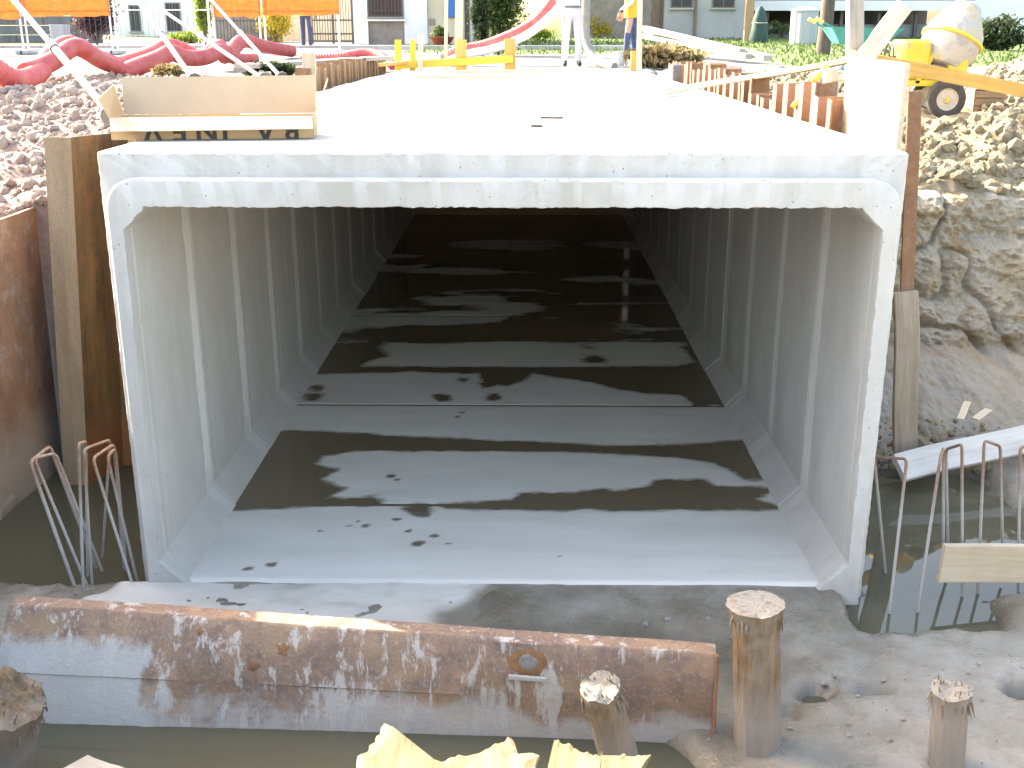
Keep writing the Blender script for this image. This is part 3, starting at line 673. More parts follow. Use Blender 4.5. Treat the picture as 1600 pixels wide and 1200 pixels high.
pts = [(-3.40 + .012 * math.sin(i * .7), 4.6 + 3.1 * i / nn) for i in range(nn + 1)]
tp.strip(pts, -.4, 1.775, .025, 8, shear=(.03, 0), jag=.01)
tag(tp.build('trench_plate', 'plate', smooth=True), 'large rust-stained steel trench plate retaining the rubble bank above the pool', 'steel plate')
# right: bright panel, post and lower plank at the mouth
b = MB().bar((2.10, 6.30, 2.36), (2.10, 7.42, 2.38), .03, .78, c=.004, seg=8, warp=.006)
tag(b.build('shuttering_panel', 'wood_pale'), 'sunlit pale shuttering panel on edge at the right of the culvert roof', 'panel')
pa, pc = P(1418, 600, Y=7.42), P(1430, 142, Y=7.42); pa.z = .1
ps = thing('steel_post', 'thin orange rusted steel post rising beside the right edge of the culvert mouth', 'post', pa)
MB().bar(pa, pc, .09, .014, up=(0, 1, 0), c=.003, seg=8).build('flange', 'pile_orange', ps, at=pa)
MB().bar(pa + Vector((0, .07, 0)), pc + Vector((0, .07, -.02)), .014, .12, up=(0, 1, 0), c=.003, seg=8).build('web', 'pile_orange', ps, at=pa)
b = MB().bar(P(1415, 716, Y=7.33), P(1415, 456, Y=7.36), .165, .05, up=(0, 1, 0), c=.006, seg=10, warp=.015, seed=3)
tag(b.build('timber_plank', 'wood_tan'), 'muddy upright plank leaning against the orange steel post above the right pool', 'plank')

# ------------------------------------------------------------------ foreground rusty beam
bl, br_ = Vector((-2.42, 4.56, 0)), Vector((.835, 4.175, 0)); bd = (br_ - bl).normalized(); bn = Vector((-bd.y, bd.x, 0))
prof = [(.10, .345), (.0, .352), (-.008, .342), (-.013, .22), (-.018, .100), (-.011, .092), (-.009, -.02), (-.006, -.17)]
def lean(t, z): return -(.28 * (1 - t) ** 1.2 + .02) * max(0., min(1., (.352 - z) / .46))
def beam_sheet(prof, th, t0, t1, n, jag=0.):
    mb = MB(); L = (br_ - bl).length; m = len(prof)
    off = []
    for i in range(m):
        a, b2 = Vector(prof[max(i - 1, 0)]), Vector(prof[min(i + 1, m - 1)]); t = (b2 - a).normalized(); off.append((prof[i][0] + -t.y * th, prof[i][1] + t.x * th))
    for k in range(n + 1):
        t = t0 + (t1 - t0) * k / n
        for pf in (prof, off):
            for i, (d, z) in enumerate(pf):
                d = d + lean(t, z)
                zz = z + .004 * mnoise.noise((t * 9, i * .4, 2))
                dd = d + .006 * mnoise.noise((t * 6, i * .5, 9))
                if i == m - 1: zz += .05 * max(0, mnoise.noise((t * 24, 3, 4))) + .02 * mnoise.noise((t * 70, 1, 1))
                q = bl + bd * (L * t) + bn * dd; mb.v.append((q.x, q.y, zz + (-.012 * t)))
    W = 2 * m
    for k in range(n):
        for i in range(m - 1):
            a = k * W + i; mb.f.append((a, a + W, a + W + 1, a + 1)); mb.f.append((a + m, a + m + 1, a + m + 1 + W, a + m + W))
        for i in (0, m - 1):
            a = k * W + i; mb.f.append((a, a + m, a + m + W, a + W) if i == 0 else (a, a + W, a + W + m, a + m))
    for k in (0, n):
        for i in range(m - 1):
            a = k * W + i; mb.f.append((a, a + 1, a + m + 1, a + m) if k == 0 else (a, a + m, a + m + 1, a + 1))
    return mb
bo = Vector((-.8, 4.37, -.1))
beam = thing('steel_beam', 'long rusty mud-splashed steel beam lying across the front of the culvert mouth', 'steel beam', bo)
beam_sheet(prof, .014, 0, 1, 150).build('web', 'beam', beam, smooth=True, at=bo)
def on_beam(t, z, proud=.0):
    ds = [p[0] for p in prof][1:]; zs = [p[1] for p in prof][1:]
    d = float(np.interp(z, zs[::-1], ds[::-1])); d += lean(t, z); q = bl + bd * ((br_ - bl).length * t) + bn * (d - proud); return Vector((q.x, q.y, z - .012 * t))
def blob(t, z, rt, rz, proud, seed, rough=.25):
    L = (br_ - bl).length; mb = MB(); n = 26; mb.v.append(tuple(on_beam(t, z, proud + .003)))
    for ring, rr in ((1, .7), (2, 1.)):
        for j in range(n):
            a = 2 * math.pi * j / n; k = rr * (1 + rough * mnoise.noise((math.cos(a) * 1.7, math.sin(a) * 1.7, seed)))
            mb.v.append(tuple(on_beam(t + rt * k * math.cos(a) / L, z + rz * k * math.sin(a), proud if ring == 1 else proud * .3)))
    for j in range(n):
        k = (j + 1) % n; mb.f.append((0, 1 + j, 1 + k)); mb.f.append((1 + j, 1 + n + j, 1 + n + k, 1 + k))
    return mb
M['rust_bright'] = mottled('bright_rust', (.15, .075, .038), (.24, .125, .055), 20, .9)
M['mud_splash'] = mottled('dried_mud_splash', (.33, .325, .30), (.42, .415, .39), 10, .9, bump=.5)
M['mud_dark'] = mottled('dark_mud', (.13, .125, .115), (.22, .21, .195), 20, .9)
def beam_t(u): return float(np.clip((P(u, 1030, Y=4.35).x - bl.x) / (br_.x - bl.x), 0, 1))
blob(beam_t(826), .262, .090, .062, .006, 1, .3).build('rust_ring', 'rust_bright', beam, at=bo)
blob(beam_t(826), .262, .046, .040, .012, 2, .15).build('mud_plugged_hole', 'mud_dark', beam, at=bo)
for t, z, a, c_, sd2 in [(beam_t(445), .25, .030, .022, 3), (beam_t(310), .30, .014, .016, 4), (beam_t(400), .17, .030, .018, 5)]:
    blob(t, z, a, c_, .004, sd2, .9).build('rust_patch', 'rust_bright', beam, at=bo)
MB().bar(on_beam(beam_t(797), .195, .012), on_beam(beam_t(855), .193, .012), .016, .022, c=.003).build('weld_strip', 'mud_splash', beam, at=bo)
e = br_ + bd * .004
MB().bar((e.x, e.y - .045, -.13), (e.x - .002, e.y - .002, .338), .03, .016, up=(bd.x, bd.y, 0), c=.003, seg=10, warp=.004).build('end_flange', 'pile_orange', beam, at=bo)

# ------------------------------------------------------------------ timber posts and splintered wood
def log_post(base, top, r, m, label, seed, flare=.25, splint=.0, name='timber_post', cap='endgrain'):
    base, top = Vector(base), Vector(top); ax_ = (top - base); L = ax_.length; ax_.normalize(); a = ax_.orthogonal().normalized(); b_ = ax_.cross(a)
    n, k = 56, 30; mb = MB()
    for i in range(k + 1):
        t = i / k
        for j in range(n):
            an = 2 * math.pi * j / n
            rr = r * (1 + .10 * mnoise.noise((math.cos(an) * 1.5, math.sin(an) * 1.5, t * 1.6 + seed)) + .07 * mnoise.noise((math.cos(an) * 5, math.sin(an) * 5, t * 1.0 + seed)) + .05 * mnoise.noise((math.cos(an) * 11, math.sin(an) * 11, t * 2.5 + seed)))
            rr *= 1 + flare * max(0, (t - .84) / .16) ** 1.6 * (1 + .35 * mnoise.noise((math.cos(an) * 1.5, math.sin(an) * 1.5, seed)))
            dl = splint * max(0, (t - .6) / .4) * mnoise.noise((math.cos(an) * 1.3, math.sin(an) * 1.3, seed + 5))
            mb.v.append(tuple(base + ax_ * (L * t + dl) + (a * math.cos(an) + b_ * math.sin(an)) * rr))
    for i in range(k):
        for j in range(n): q = (j + 1) % n; mb.f.append((i * n + j, i * n + q, (i + 1) * n + q, (i + 1) * n + j))
    o = thing(name, label, 'post', base)
    mb.build('trunk', m, o, smooth=True, at=base)
    tp_ = MB(); ring = [Vector(q) for q in mb.v[-n:]]; c0 = sum(ring, Vector()) / n
    fr_ = (1., .8, .55, .3)
    for f in fr_:
        for j, q in enumerate(ring):
            g = c0 + (q - c0) * f; hgt = .005 * mnoise.noise(g * 14) + .003 * mnoise.noise(g * 45) + splint * .15 * mnoise.noise(g * 12)
            tp_.v.append(tuple(g + ax_ * (.001 if f == 1. else hgt + .004)))
    tp_.v.append(tuple(c0 + ax_ * .006))
    for i in range(3):
        for j in range(n): q = (j + 1) % n; tp_.f.append((i * n + j, i * n + q, (i + 1) * n + q, (i + 1) * n + j))
    for j in range(n): tp_.f.append((3 * n + j, 3 * n + (j + 1) % n, 4 * n))
    tp_.build('cut_top', cap, o, at=base)
    for s in range(34 if splint else 22):                       # torn fibres round the head
        an = random.uniform(0, 6.28); rd = a * math.cos(an) + b_ * math.sin(an)
        if splint and s % 2: p0 = top + rd * r * random.uniform(.5, 1.0) - ax_ * .03; pe = p0 + ax_ * random.uniform(.04, .05 + splint) + rd * random.uniform(-.005, .02)
        else: p0 = top + rd * r * (1 + flare * .3) - ax_ * random.uniform(.0, .05); pe = p0 - ax_ * random.uniform(.03, .09) + rd * random.uniform(.004, .022)
        MB().tube([p0, p0.lerp(pe, .5) + rd * random.uniform(-.004, .006), pe], [random.uniform(.003, .007), .004, .001], 5).build('splinter', random.choice(['log', 'log', 'log_grey']), o, at=base)
    return o
t1 = P(1180, 944, Y=4.10)
log_post((1.03, 4.06, -.2), t1, .098, 'log', 'tall brown timber post with mushroomed head standing in the mud beside the beam end', 2, .28)
log_post(P(968, 1188, Y=3.90), P(938, 1074, Y=3.80), .078, 'log', 'short splintered brown timber stump leaning in front of the rusty beam', 9, .08, .03)
log_post((1.79, 3.93, -.12), P(1486, 1078, Y=3.92), .072, 'log_grey', 'short grey muddy timber stump standing alone in the wet mud', 5, .15, .02)
q = P(12, 1108, Y=3.72)
log_post(P(-18, 1260, Y=3.9), P(14, 1098, Y=3.74), .135, 'log', 'thick broken timber stump beside the green pool at the left end of the beam', 14, .02, .09, cap='log')

def splinter_board(p, q, wd, th, label, seed, slant=.0):
    p, q = Vector(p), Vector(q); d = (q - p).normalized(); side = d.cross(Vector((0, 0, 1))).normalized(); up = side.cross(d); L = (q - p).length
    mb = MB(); n = 24; prf = []
    for j in range(n + 1):                                   # a plank whose torn end runs out in long fibres
        t = j / n; e = slant * wd * (t - .5) * 2.2
        fib = max(0, mnoise.noise((t * 5.3, seed * 3.1, .5))) * .06 + max(0, mnoise.noise((t * 13, seed * 1.3, 2.5))) * .025
        prf.append((-wd / 2 + wd * t, L + e + fib - .05))
    for zz in (-th / 2, th / 2):
        for k in range(4):
            for s_, ln in prf: mb.v.append(tuple(side * s_ + d * (ln * (0, .5, .9, 1.)[k]) + up * (zz * (1, 1, 1, .35)[k] + .004 * mnoise.noise((s_ * 9, k, seed)))))
    m = n + 1
    for k in range(3):
        for j in range(n):
            a = k * m + j; c_ = a + 4 * m; mb.f.append((a, a + 1, a + m + 1, a + m)); mb.f.append((c_, c_ + m, c_ + m + 1, c_ + 1))
        for j in (0, n): a = k * m + j; mb.f.append((a, a + m, a + 5 * m, a + 4 * m) if j == 0 else (a, a + 4 * m, a + 5 * m, a + m))
    for k in (0, 3):
        for j in range(n): a = k * m + j; mb.f.append((a, a + 4 * m, a + 4 * m + 1, a + 1))
    o = mb.build('split_timber', 'straw_wood'); o.location = p
    return tag(o, label, 'timber')
def PL(u, v, y): return P(u, v, Y=y)
splinter_board(PL(700, 1290, 2.86), PL(560, 1172, 3.16), .30, .04, 'sunlit fresh split board with a slanted end, left of the stump before the beam', 1, .25)
splinter_board(PL(770, 1300, 2.90), PL(735, 1166, 3.28), .30, .045, 'sunlit fresh split board with a square end, middle of the pile before the beam', 4, .06)
splinter_board(PL(880, 1290, 2.82), PL(905, 1160, 3.22), .17, .03, 'sunlit splintered board pointing at the leaning stump before the beam', 7, -.2)
splinter_board(PL(900, 1300, 2.95), PL(985, 1168, 3.30), .16, .03, 'sunlit splintered board at the post side of the pile before the beam', 11, .2)
splinter_board(PL(650, 1330, 2.75), PL(850, 1190, 3.02), .34, .035, 'sunlit broad split board lying flat on the other split boards before the beam', 13)
q = PL(170, 1190, 3.55)
b = MB().bar(PL(118, 1196, 3.6), PL(190, 1225, 3.4), .12, .03, c=.004, warp=.01)
tag(b.build('timber_offcut', 'wood_grey'), 'small grey timber offcut at the edge of the green pool below the beam', 'timber')

# boards at the right pool
b = MB().bar(P(1470, 880, Y=5.42) + Vector((0, 0, 0)), P(1700, 880, Y=5.52), .035, .225, c=.004, seg=10, warp=.008, seed=2)
tag(b.build('timber_board', 'wood_pale'), 'pale plank set on edge in the mud in front of the right rebar hoops', 'board')
b = MB().bar(P(1404, 732, Y=6.98), P(1660, 672, Y=7.42), .20, .05, up=(0, -.75, .7), c=.006, seg=12, warp=.03, seed=6)
tag(b.build('timber_plank', 'wood_white'), 'whitish weathered plank lying at the foot of the clay bank behind the rebar', 'plank')
b = MB().bar(P(1500, 655, Z=.30), P(1512, 628, Z=.36), .05, .012, warp=.004); tag(b.build('wood_chip', 'wood_pale'), 'upright thin wood chip in the clay at the foot of the bank', 'wood chip')
b = MB().bar(P(1523, 655, Z=.28), P(1545, 640, Z=.32), .06, .012, warp=.004); tag(b.build('wood_chip', 'wood_pale'), 'flat pale wood chip in the clay above the whitish plank', 'wood chip')

# ------------------------------------------------------------------ reinforcement hoops
def hoop(pts, label, group, r=.0085):
    w_ = [P(u, v, Y=y) for u, v, y in pts]
    w_[0].z = min(w_[0].z, -.15); w_[-1].z = min(w_[-1].z, -.05)
    pth = fillet(w_, .035)
    o = MB().tube(resample(pth, .012), r, 7).build('rebar_hoop', 'rebar', smooth=True, at=w_[0])
    return tag(o, label, 'rebar', group)
LG = 'bent rebar hoops in the left pool'
hoop([(122, 902, 5.42), (47, 722, 5.42), (78, 697, 5.68), (150, 885, 5.70)], 'rebar hoop beside the trench plate, leaning farthest over the pool', LG, .010)
hoop([(142, 902, 5.47), (53, 716, 5.47), (87, 708, 5.62), (158, 880, 5.66)], 'rebar hoop doubled behind the farthest leaning one over the pool', LG)
hoop([(124, 902, 5.38), (123, 693, 5.38), (134, 690, 5.60), (136, 890, 5.60)], 'upright narrow rebar hoop among the leaning ones in the left pool', LG)
hoop([(140, 895, 5.50), (131, 702, 5.50), (172, 687, 5.82), (160, 870, 5.84)], 'wide topped rebar hoop behind the narrow upright one in the left pool', LG)
hoop([(212, 895, 5.42), (145, 716, 5.46), (178, 694, 5.72), (194, 890, 5.74)], 'leaning rebar hoop whose foot touches the culvert rim in the left pool', LG)
hoop([(216, 890, 5.52), (168, 714, 5.56), (180, 700, 5.66), (198, 890, 5.66)], 'rebar hoop standing closest to the left side of the culvert', LG)
RG = 'bent rebar hoops in the right pool'
hoop([(1392, 938, 5.32), (1417, 717, 5.50), (1366, 714, 5.80), (1384, 900, 5.80)], 'rebar hoop with its flat top touching the right side of the culvert', RG)
hoop([(1436, 935, 5.34), (1470, 712, 5.40), (1474, 700, 5.62), (1476, 890, 5.62)], 'slanting narrow rebar hoop between the culvert and the edge plank', RG)
hoop([(1510, 900, 5.52), (1503, 694, 5.56), (1478, 702, 5.80), (1482, 880, 5.80)], 'rebar hoop rising behind the left end of the edge plank', RG)
hoop([(1533, 900, 5.55), (1538, 688, 5.58), (1563, 697, 5.72), (1568, 890, 5.72)], 'round topped rebar hoop behind the middle of the edge plank', RG)
hoop([(1597, 900, 5.55), (1594, 700, 5.58), (1622, 692, 5.76), (1626, 890, 5.76)], 'rebar hoop behind the far end of the edge plank', RG)

# ------------------------------------------------------------------ cardboard box on the culvert roof
bx = thing('cardboard_box', 'open long cardboard box with upside-down black lettering on the culvert roof', 'box', (-1.75, 6.34, CTOP), R(6.5))
W2, D2, HB, T = .545, .165, .115, .006
def panel(pts, name, m='cardboard', par=bx):                 # thin folded board from a quad, with thickness
    a = [Vector(p) for p in pts]; nrm = (a[1] - a[0]).cross(a[3] - a[0]).normalized() * T
    v = a + [p + nrm for p in a]
    return MB().add(v, [(3, 2, 1, 0), (4, 5, 6, 7), (0, 1, 5, 4), (1, 2, 6, 5), (2, 3, 7, 6), (3, 0, 4, 7)]).build(name, m, par)
MB().hexa((-W2, -D2, .002), (W2, D2, .010), .001).build('bottom', 'cardboard', bx)
fw = panel([(-W2, -D2, .003), (W2, -D2, .003), (W2, -D2, HB), (-W2, -D2, HB)], 'front_wall')
panel([(-W2, D2, .003), (W2, D2, .003), (W2, D2, HB), (-W2, D2, HB)], 'back_wall')
panel([(-W2, D2, .003), (-W2, -D2, .003), (-W2, -D2, HB), (-W2, D2, HB)], 'side_wall'); panel([(W2, -D2, .003), (W2, D2, .003), (W2, D2, HB), (W2, -D2, HB)], 'side_wall')
panel([(-W2, D2, HB + .002), (W2, D2, HB + .002), (W2 + .01, D2 + .03, HB + .215), (-W2 - .0, D2 + .03, HB + .205)], 'back_flap', 'cardboard_in')
panel([(-W2 + .02, -D2 - .10, HB - .062), (W2 + .01, -D2 - .10, HB - .055), (W2, -D2 - .004, HB + .004), (-W2, -D2 - .004, HB + .004)], 'front_flap', 'cardboard_in')
panel([(-W2, D2, HB + .002), (-W2, -D2, HB + .002), (-W2 - .05, -D2, HB + .11), (-W2 - .04, D2, HB + .17)], 'end_flap'); panel([(W2, -D2, HB + .002), (W2, D2, HB + .002), (W2 + .075, D2, HB + .20), (W2 + .075, -D2 + .05, HB + .16)], 'end_flap')
xx = .43
for chx in 'BA INEV':
    if chx != ' ':
        tc = bpy.data.curves.new('print', 'FONT'); tc.body = chx; tc.size = .16; tc.align_x = 'CENTER'; tc.align_y = 'CENTER'; tc.extrude = .0008; tc.offset = .004
        to = bpy.data.objects.new('tmp', tc); COL.objects.link(to)
        dg = bpy.context.evaluated_depsgraph_get(); me = bpy.data.meshes.new_from_object(to.evaluated_get(dg)); bpy.data.objects.remove(to)
        me.materials.clear(); me.materials.append(M['ink']); lt = bpy.data.objects.new('letter', me); COL.objects.link(lt); lt.parent = fw
        lt.rotation_euler = (R(90), R(180), 0); lt.location = (xx, -D2 - .0078, .052)
    xx -= .075 if chx == ' ' else .10 if chx == 'I' else .145

# ------------------------------------------------------------------ boards, posts and planks on and round the roof
def board(p, q, wd, th, m, label, cat='plank', name='timber_plank', up=(0, 0, 1), group=None, seed=0, warp=.01):
    o = MB().bar(p, q, wd, th, up=up, c=.004, seg=8, warp=warp, seed=seed).build(name, m); return tag(o, label, cat, group)
zt = CTOP + .004
board((-1.56, 15.17, zt + .02), (.02, 15.2, zt + .02), .12, .035, 'wood_pale', 'pale plank lying across the culvert roof, well short of the yellow frame')
board((-1.2, 17.0, zt + .02), (.35, 17.35, zt + .02), .16, .04, 'wood_pale', 'pale plank lying on the culvert roof just in front of the yellow frame')
board((.25, 17.75, zt + .02), (1.0, 17.8, zt + .02), .14, .035, 'wood_pale', 'short pale plank on the culvert roof near the feet of the worker in white')
board((1.315, 10.75, zt + .03), P(1342, 92, Y=9.6), .20, .045, 'wood_pale', 'long pale plank sloping from the culvert roof up onto the right sheet piles', seed=3)
board(P(1330, 90, Y=10.4), P(1660, 152, Y=11.9), .06, .13, 'wood_orange', 'orange-brown plank running outwards over the clay spoil in front of the mixer', seed=4, up=(0, -.15, 1))
board(P(1346, 96, Y=10.2), P(1412, 10, Y=11.0), .17, .045, 'wood_pale', 'pale plank slanting steeply up beside the wheelbarrow', up=(0, -1, .3), seed=5)
board(P(1335, 200, Y=10.5), P(1335, -60, Y=10.5), .135, .12, 'wood_grey', 'square timber post standing where the sloping planks meet', 'post', 'timber_post', up=(0, 1, 0))
board(P(1297, 182, Y=8.0), P(1297, 108, Y=8.0), .095, .09, 'wood_pale', 'short square post behind the pale shuttering panel', 'post', 'timber_post', up=(0, 1, 0))
board(P(1240, 165, Y=8.3), P(1292, 104, Y=8.15), .035, .10, 'wood_yellow', 'yellow brace board slanting up to the short square post', 'brace', 'timber_brace', up=(0, -1, .3))
# yellow formwork frame at the far end of the roof
yf = thing('formwork_frame', 'yellow formwork frame of posts and a low rail at the far end of the roof', 'frame', (-1.1, 18.6, 2.33))
YF = 18.62; oF = Vector((-1.1, 18.6, 2.33))
for u, v, wd, m in ((622, 62, .10, 'wood_yellow'), (645, 62, .09, 'wood_yellow'), (721, 62, .17, 'wood_orange'), (797, 60, .18, 'wood_orange')):
    a = P(u, 112, Y=YF); a.z = 2.25; MB().bar(a, P(u, v, Y=YF), wd, .05, up=(0, 1, 0), c=.004).build('post', m, yf, at=oF)
a, c = P(620, 102, Y=YF - .05), P(802, 92, Y=YF - .05); MB().bar(a, c, .03, .12, c=.004).build('rail', 'wood_yellow', yf, at=oF)
for u, y, wd, m, lab, v0, v1 in ((717, 18.75, .125, 'wood_pale', 'tall pale timber post rising behind the yellow formwork frame', 100, -60), (697, 18.80, .05, 'wood_pale', 'thin pale stake beside the tall post behind the yellow frame', 103, -50), (657, 18.50, .075, 'wood_pale', 'short pale stake in front of the yellow formwork rail', 108, 52), (1000, 18.45, .075, 'wood_pale', 'tall pale stake at the right rear corner of the culvert roof', 112, -60), (992, 18.9, .14, 'wood_orange', 'short orange board stake behind the tall rear corner stake', 106, 80)):
    board(P(u, v0, Y=y) - Vector((0, 0, .15)), P(u, v1, Y=y), wd, .06, m, lab, 'stake', 'timber_stake', up=(0, 1, 0))
# ledges on the left piles
board((-3.2, 13.0, 2.56), (-2.15, 17.2, 2.57), .32, .05, 'wood_grey', 'grey plank laid along the tops of the left sheet piles')
board((-2.33, 12.2, 2.28), (-2.33, 12.2, 2.72), .14, .05, 'wood_pale', 'sunlit pale board upright against the left sheet piles', 'board', 'timber_board', up=(0, 1, 0))
board((-2.5, 16.9, 2.45), (-2.0, 18.7, 2.47), .20, .05, 'wood_orange', 'orange board at the rear end of the left sheet piles')

for u, v, a_, ln, lab in ((862, 184, .1, .16, 'small dark wood chip alone on the culvert roof'), (838, 197, .4, .08, 'tiny wood chip beside the dark one on the culvert roof'), (985, 111, -.2, .3, 'small dark offcut on the culvert roof near the tall rear stake')):
    q = P(u, v, Z=CTOP + .012); d_ = Vector((math.cos(a_), math.sin(a_), 0)) * ln / 2
    tag(MB().bar(q - d_, q + d_, .03, .015, c=.002, warp=.004, seed=u).build('wood_chip', 'bark'), lab, 'wood chip')

# ------------------------------------------------------------------ steel props at the left
def prop(u0, v0, u1, v1, y0, y1, r, label):
    a, c = P(u0, v0, Y=y0), P(u1, v1, Y=y1); d = (a - c).normalized(); a = a + d * .25
    o = thing('steel_prop', label, 'prop', c, group='steel props braced over the rubble')
    MB().tube([c, c.lerp(a, .5)], r, 12).build('outer_tube', 'galv', o, smooth=True, at=c); MB().tube([c.lerp(a, .49), a], r * .8, 12).build('inner_tube', 'galv', o, smooth=True, at=c)
    MB().tube([c.lerp(a, .47), c.lerp(a, .51)], r * 1.25, 12).build('collar', 'galv', o, at=c)
    n = (c - a).normalized(); MB().tube([c - n * .005, c + n * .008], .075, 10).build('foot_plate', 'galv', o, at=c)
prop(18, -4, 172, 178, 9.4, 7.9, .030, 'thick steel prop leaning down to the left end of the cardboard box')
prop(212, -4, 303, 126, 12.0, 10.2, .026, 'steel prop slanting down behind the middle of the cardboard box')
prop(242, 8, 412, 124, 13.2, 11.2, .024, 'thinner steel prop crossing above the red hoses behind the box')
prop(330, 0, 440, 122, 15.0, 12.6, .024, 'steel prop ending beside the moss behind the right end of the box')

# ------------------------------------------------------------------ red hoses
def hose(pix, r, label, m='hose_red', cat='hose', name='corrugated_hose', ridge=True, group='red corrugated hoses along the left bank'):
    pts = [P(u, v, Y=y) for u, v, y in pix]; pth = resample(chaikin(pts, 3), .025)
    rr = [r * (1 + (.06 if i % 2 else -.05)) for i in range(len(pth))] if ridge else r
    o = MB().tube(pth, rr, 14).build(name, m, smooth=True, at=pts[0])
    return tag(o, label, cat, group)
hose([(-60, 70, 10.2), (0, 112, 10.3), (25, 130, 10.5), (60, 118, 11.6), (75, 90, 12.5), (95, 72, 13.2), (115, 68, 13.6), (150, 90, 14.2), (190, 104, 15.0)], .10, 'red corrugated hose arching highest over the rubble beside the thick prop')
hose([(40, 112, 11.4), (65, 105, 11.9), (92, 90, 12.4), (110, 74, 12.9), (128, 72, 13.2), (150, 92, 13.6), (185, 106, 14.2)], .095, 'red corrugated hose doubled in front of the high arching one', group='red corrugated hoses along the left bank')
hose([(180, 103, 15.2), (200, 98, 15.6), (240, 84, 16.0), (262, 70, 16.5), (290, 80, 17.2), (310, 92, 18), (330, 80, 19), (345, 72, 20)], .11, 'red corrugated hose running up behind the second prop')
hose([(188, 116, 14.4), (215, 104, 14.8), (250, 92, 15.2), (268, 80, 15.8), (290, 92, 16.4), (325, 90, 17), (345, 76, 18.2), (370, 92, 19)], .11, 'red corrugated hose lying lower along the mound behind the second prop')
hose([(350, 88, 19), (362, 82, 20), (372, 66, 21), (385, 62, 22), (402, 70, 23), (430, 76, 24), (455, 80, 25)], .12, 'red corrugated hose with a steep hump near the gate')
hose([(330, 75, 20), (345, 68, 20.5), (352, 84, 20.5), (368, 94, 20.2), (400, 92, 20.5)], .10, 'red corrugated hose end curling beside the steep hump')
hose([(470, 92, 20), (530, 90, 20), (558, 84, 20), (580, 83, 20), (600, 90, 19.8), (614, 102, 19.6)], .085, 'red corrugated hose arching over the rear sheet piles beside the yellow frame')
hose([(690, 92, 21.5), (720, 78, 21.5), (750, 74, 21.6), (780, 64, 21.7), (820, 46, 21.9), (850, 24, 22), (885, -30, 22.2)], .105, 'red hose slung upwards behind the worker in white')
hose([(690, 100, 21.2), (730, 84, 21.2), (770, 78, 21.3), (820, 58, 21.5), (850, 36, 21.6), (885, 0, 21.8), (905, -40, 22)], .075, 'pale pipe slung upwards beneath the red hose', 'white_pipe', 'pipe', 'slung_pipe', False, None)
hose([(914, -60, 20.6), (916, 0, 20.6), (914, 50, 20.6), (918, 75, 20.5), (928, 92, 20.3), (945, 102, 20.0), (960, 105, 19.8)], .075, 'dark grey hose hanging down and bending to the ground beside the white bucket', 'grey_plastic', 'hose', 'hanging_hose', True, None)

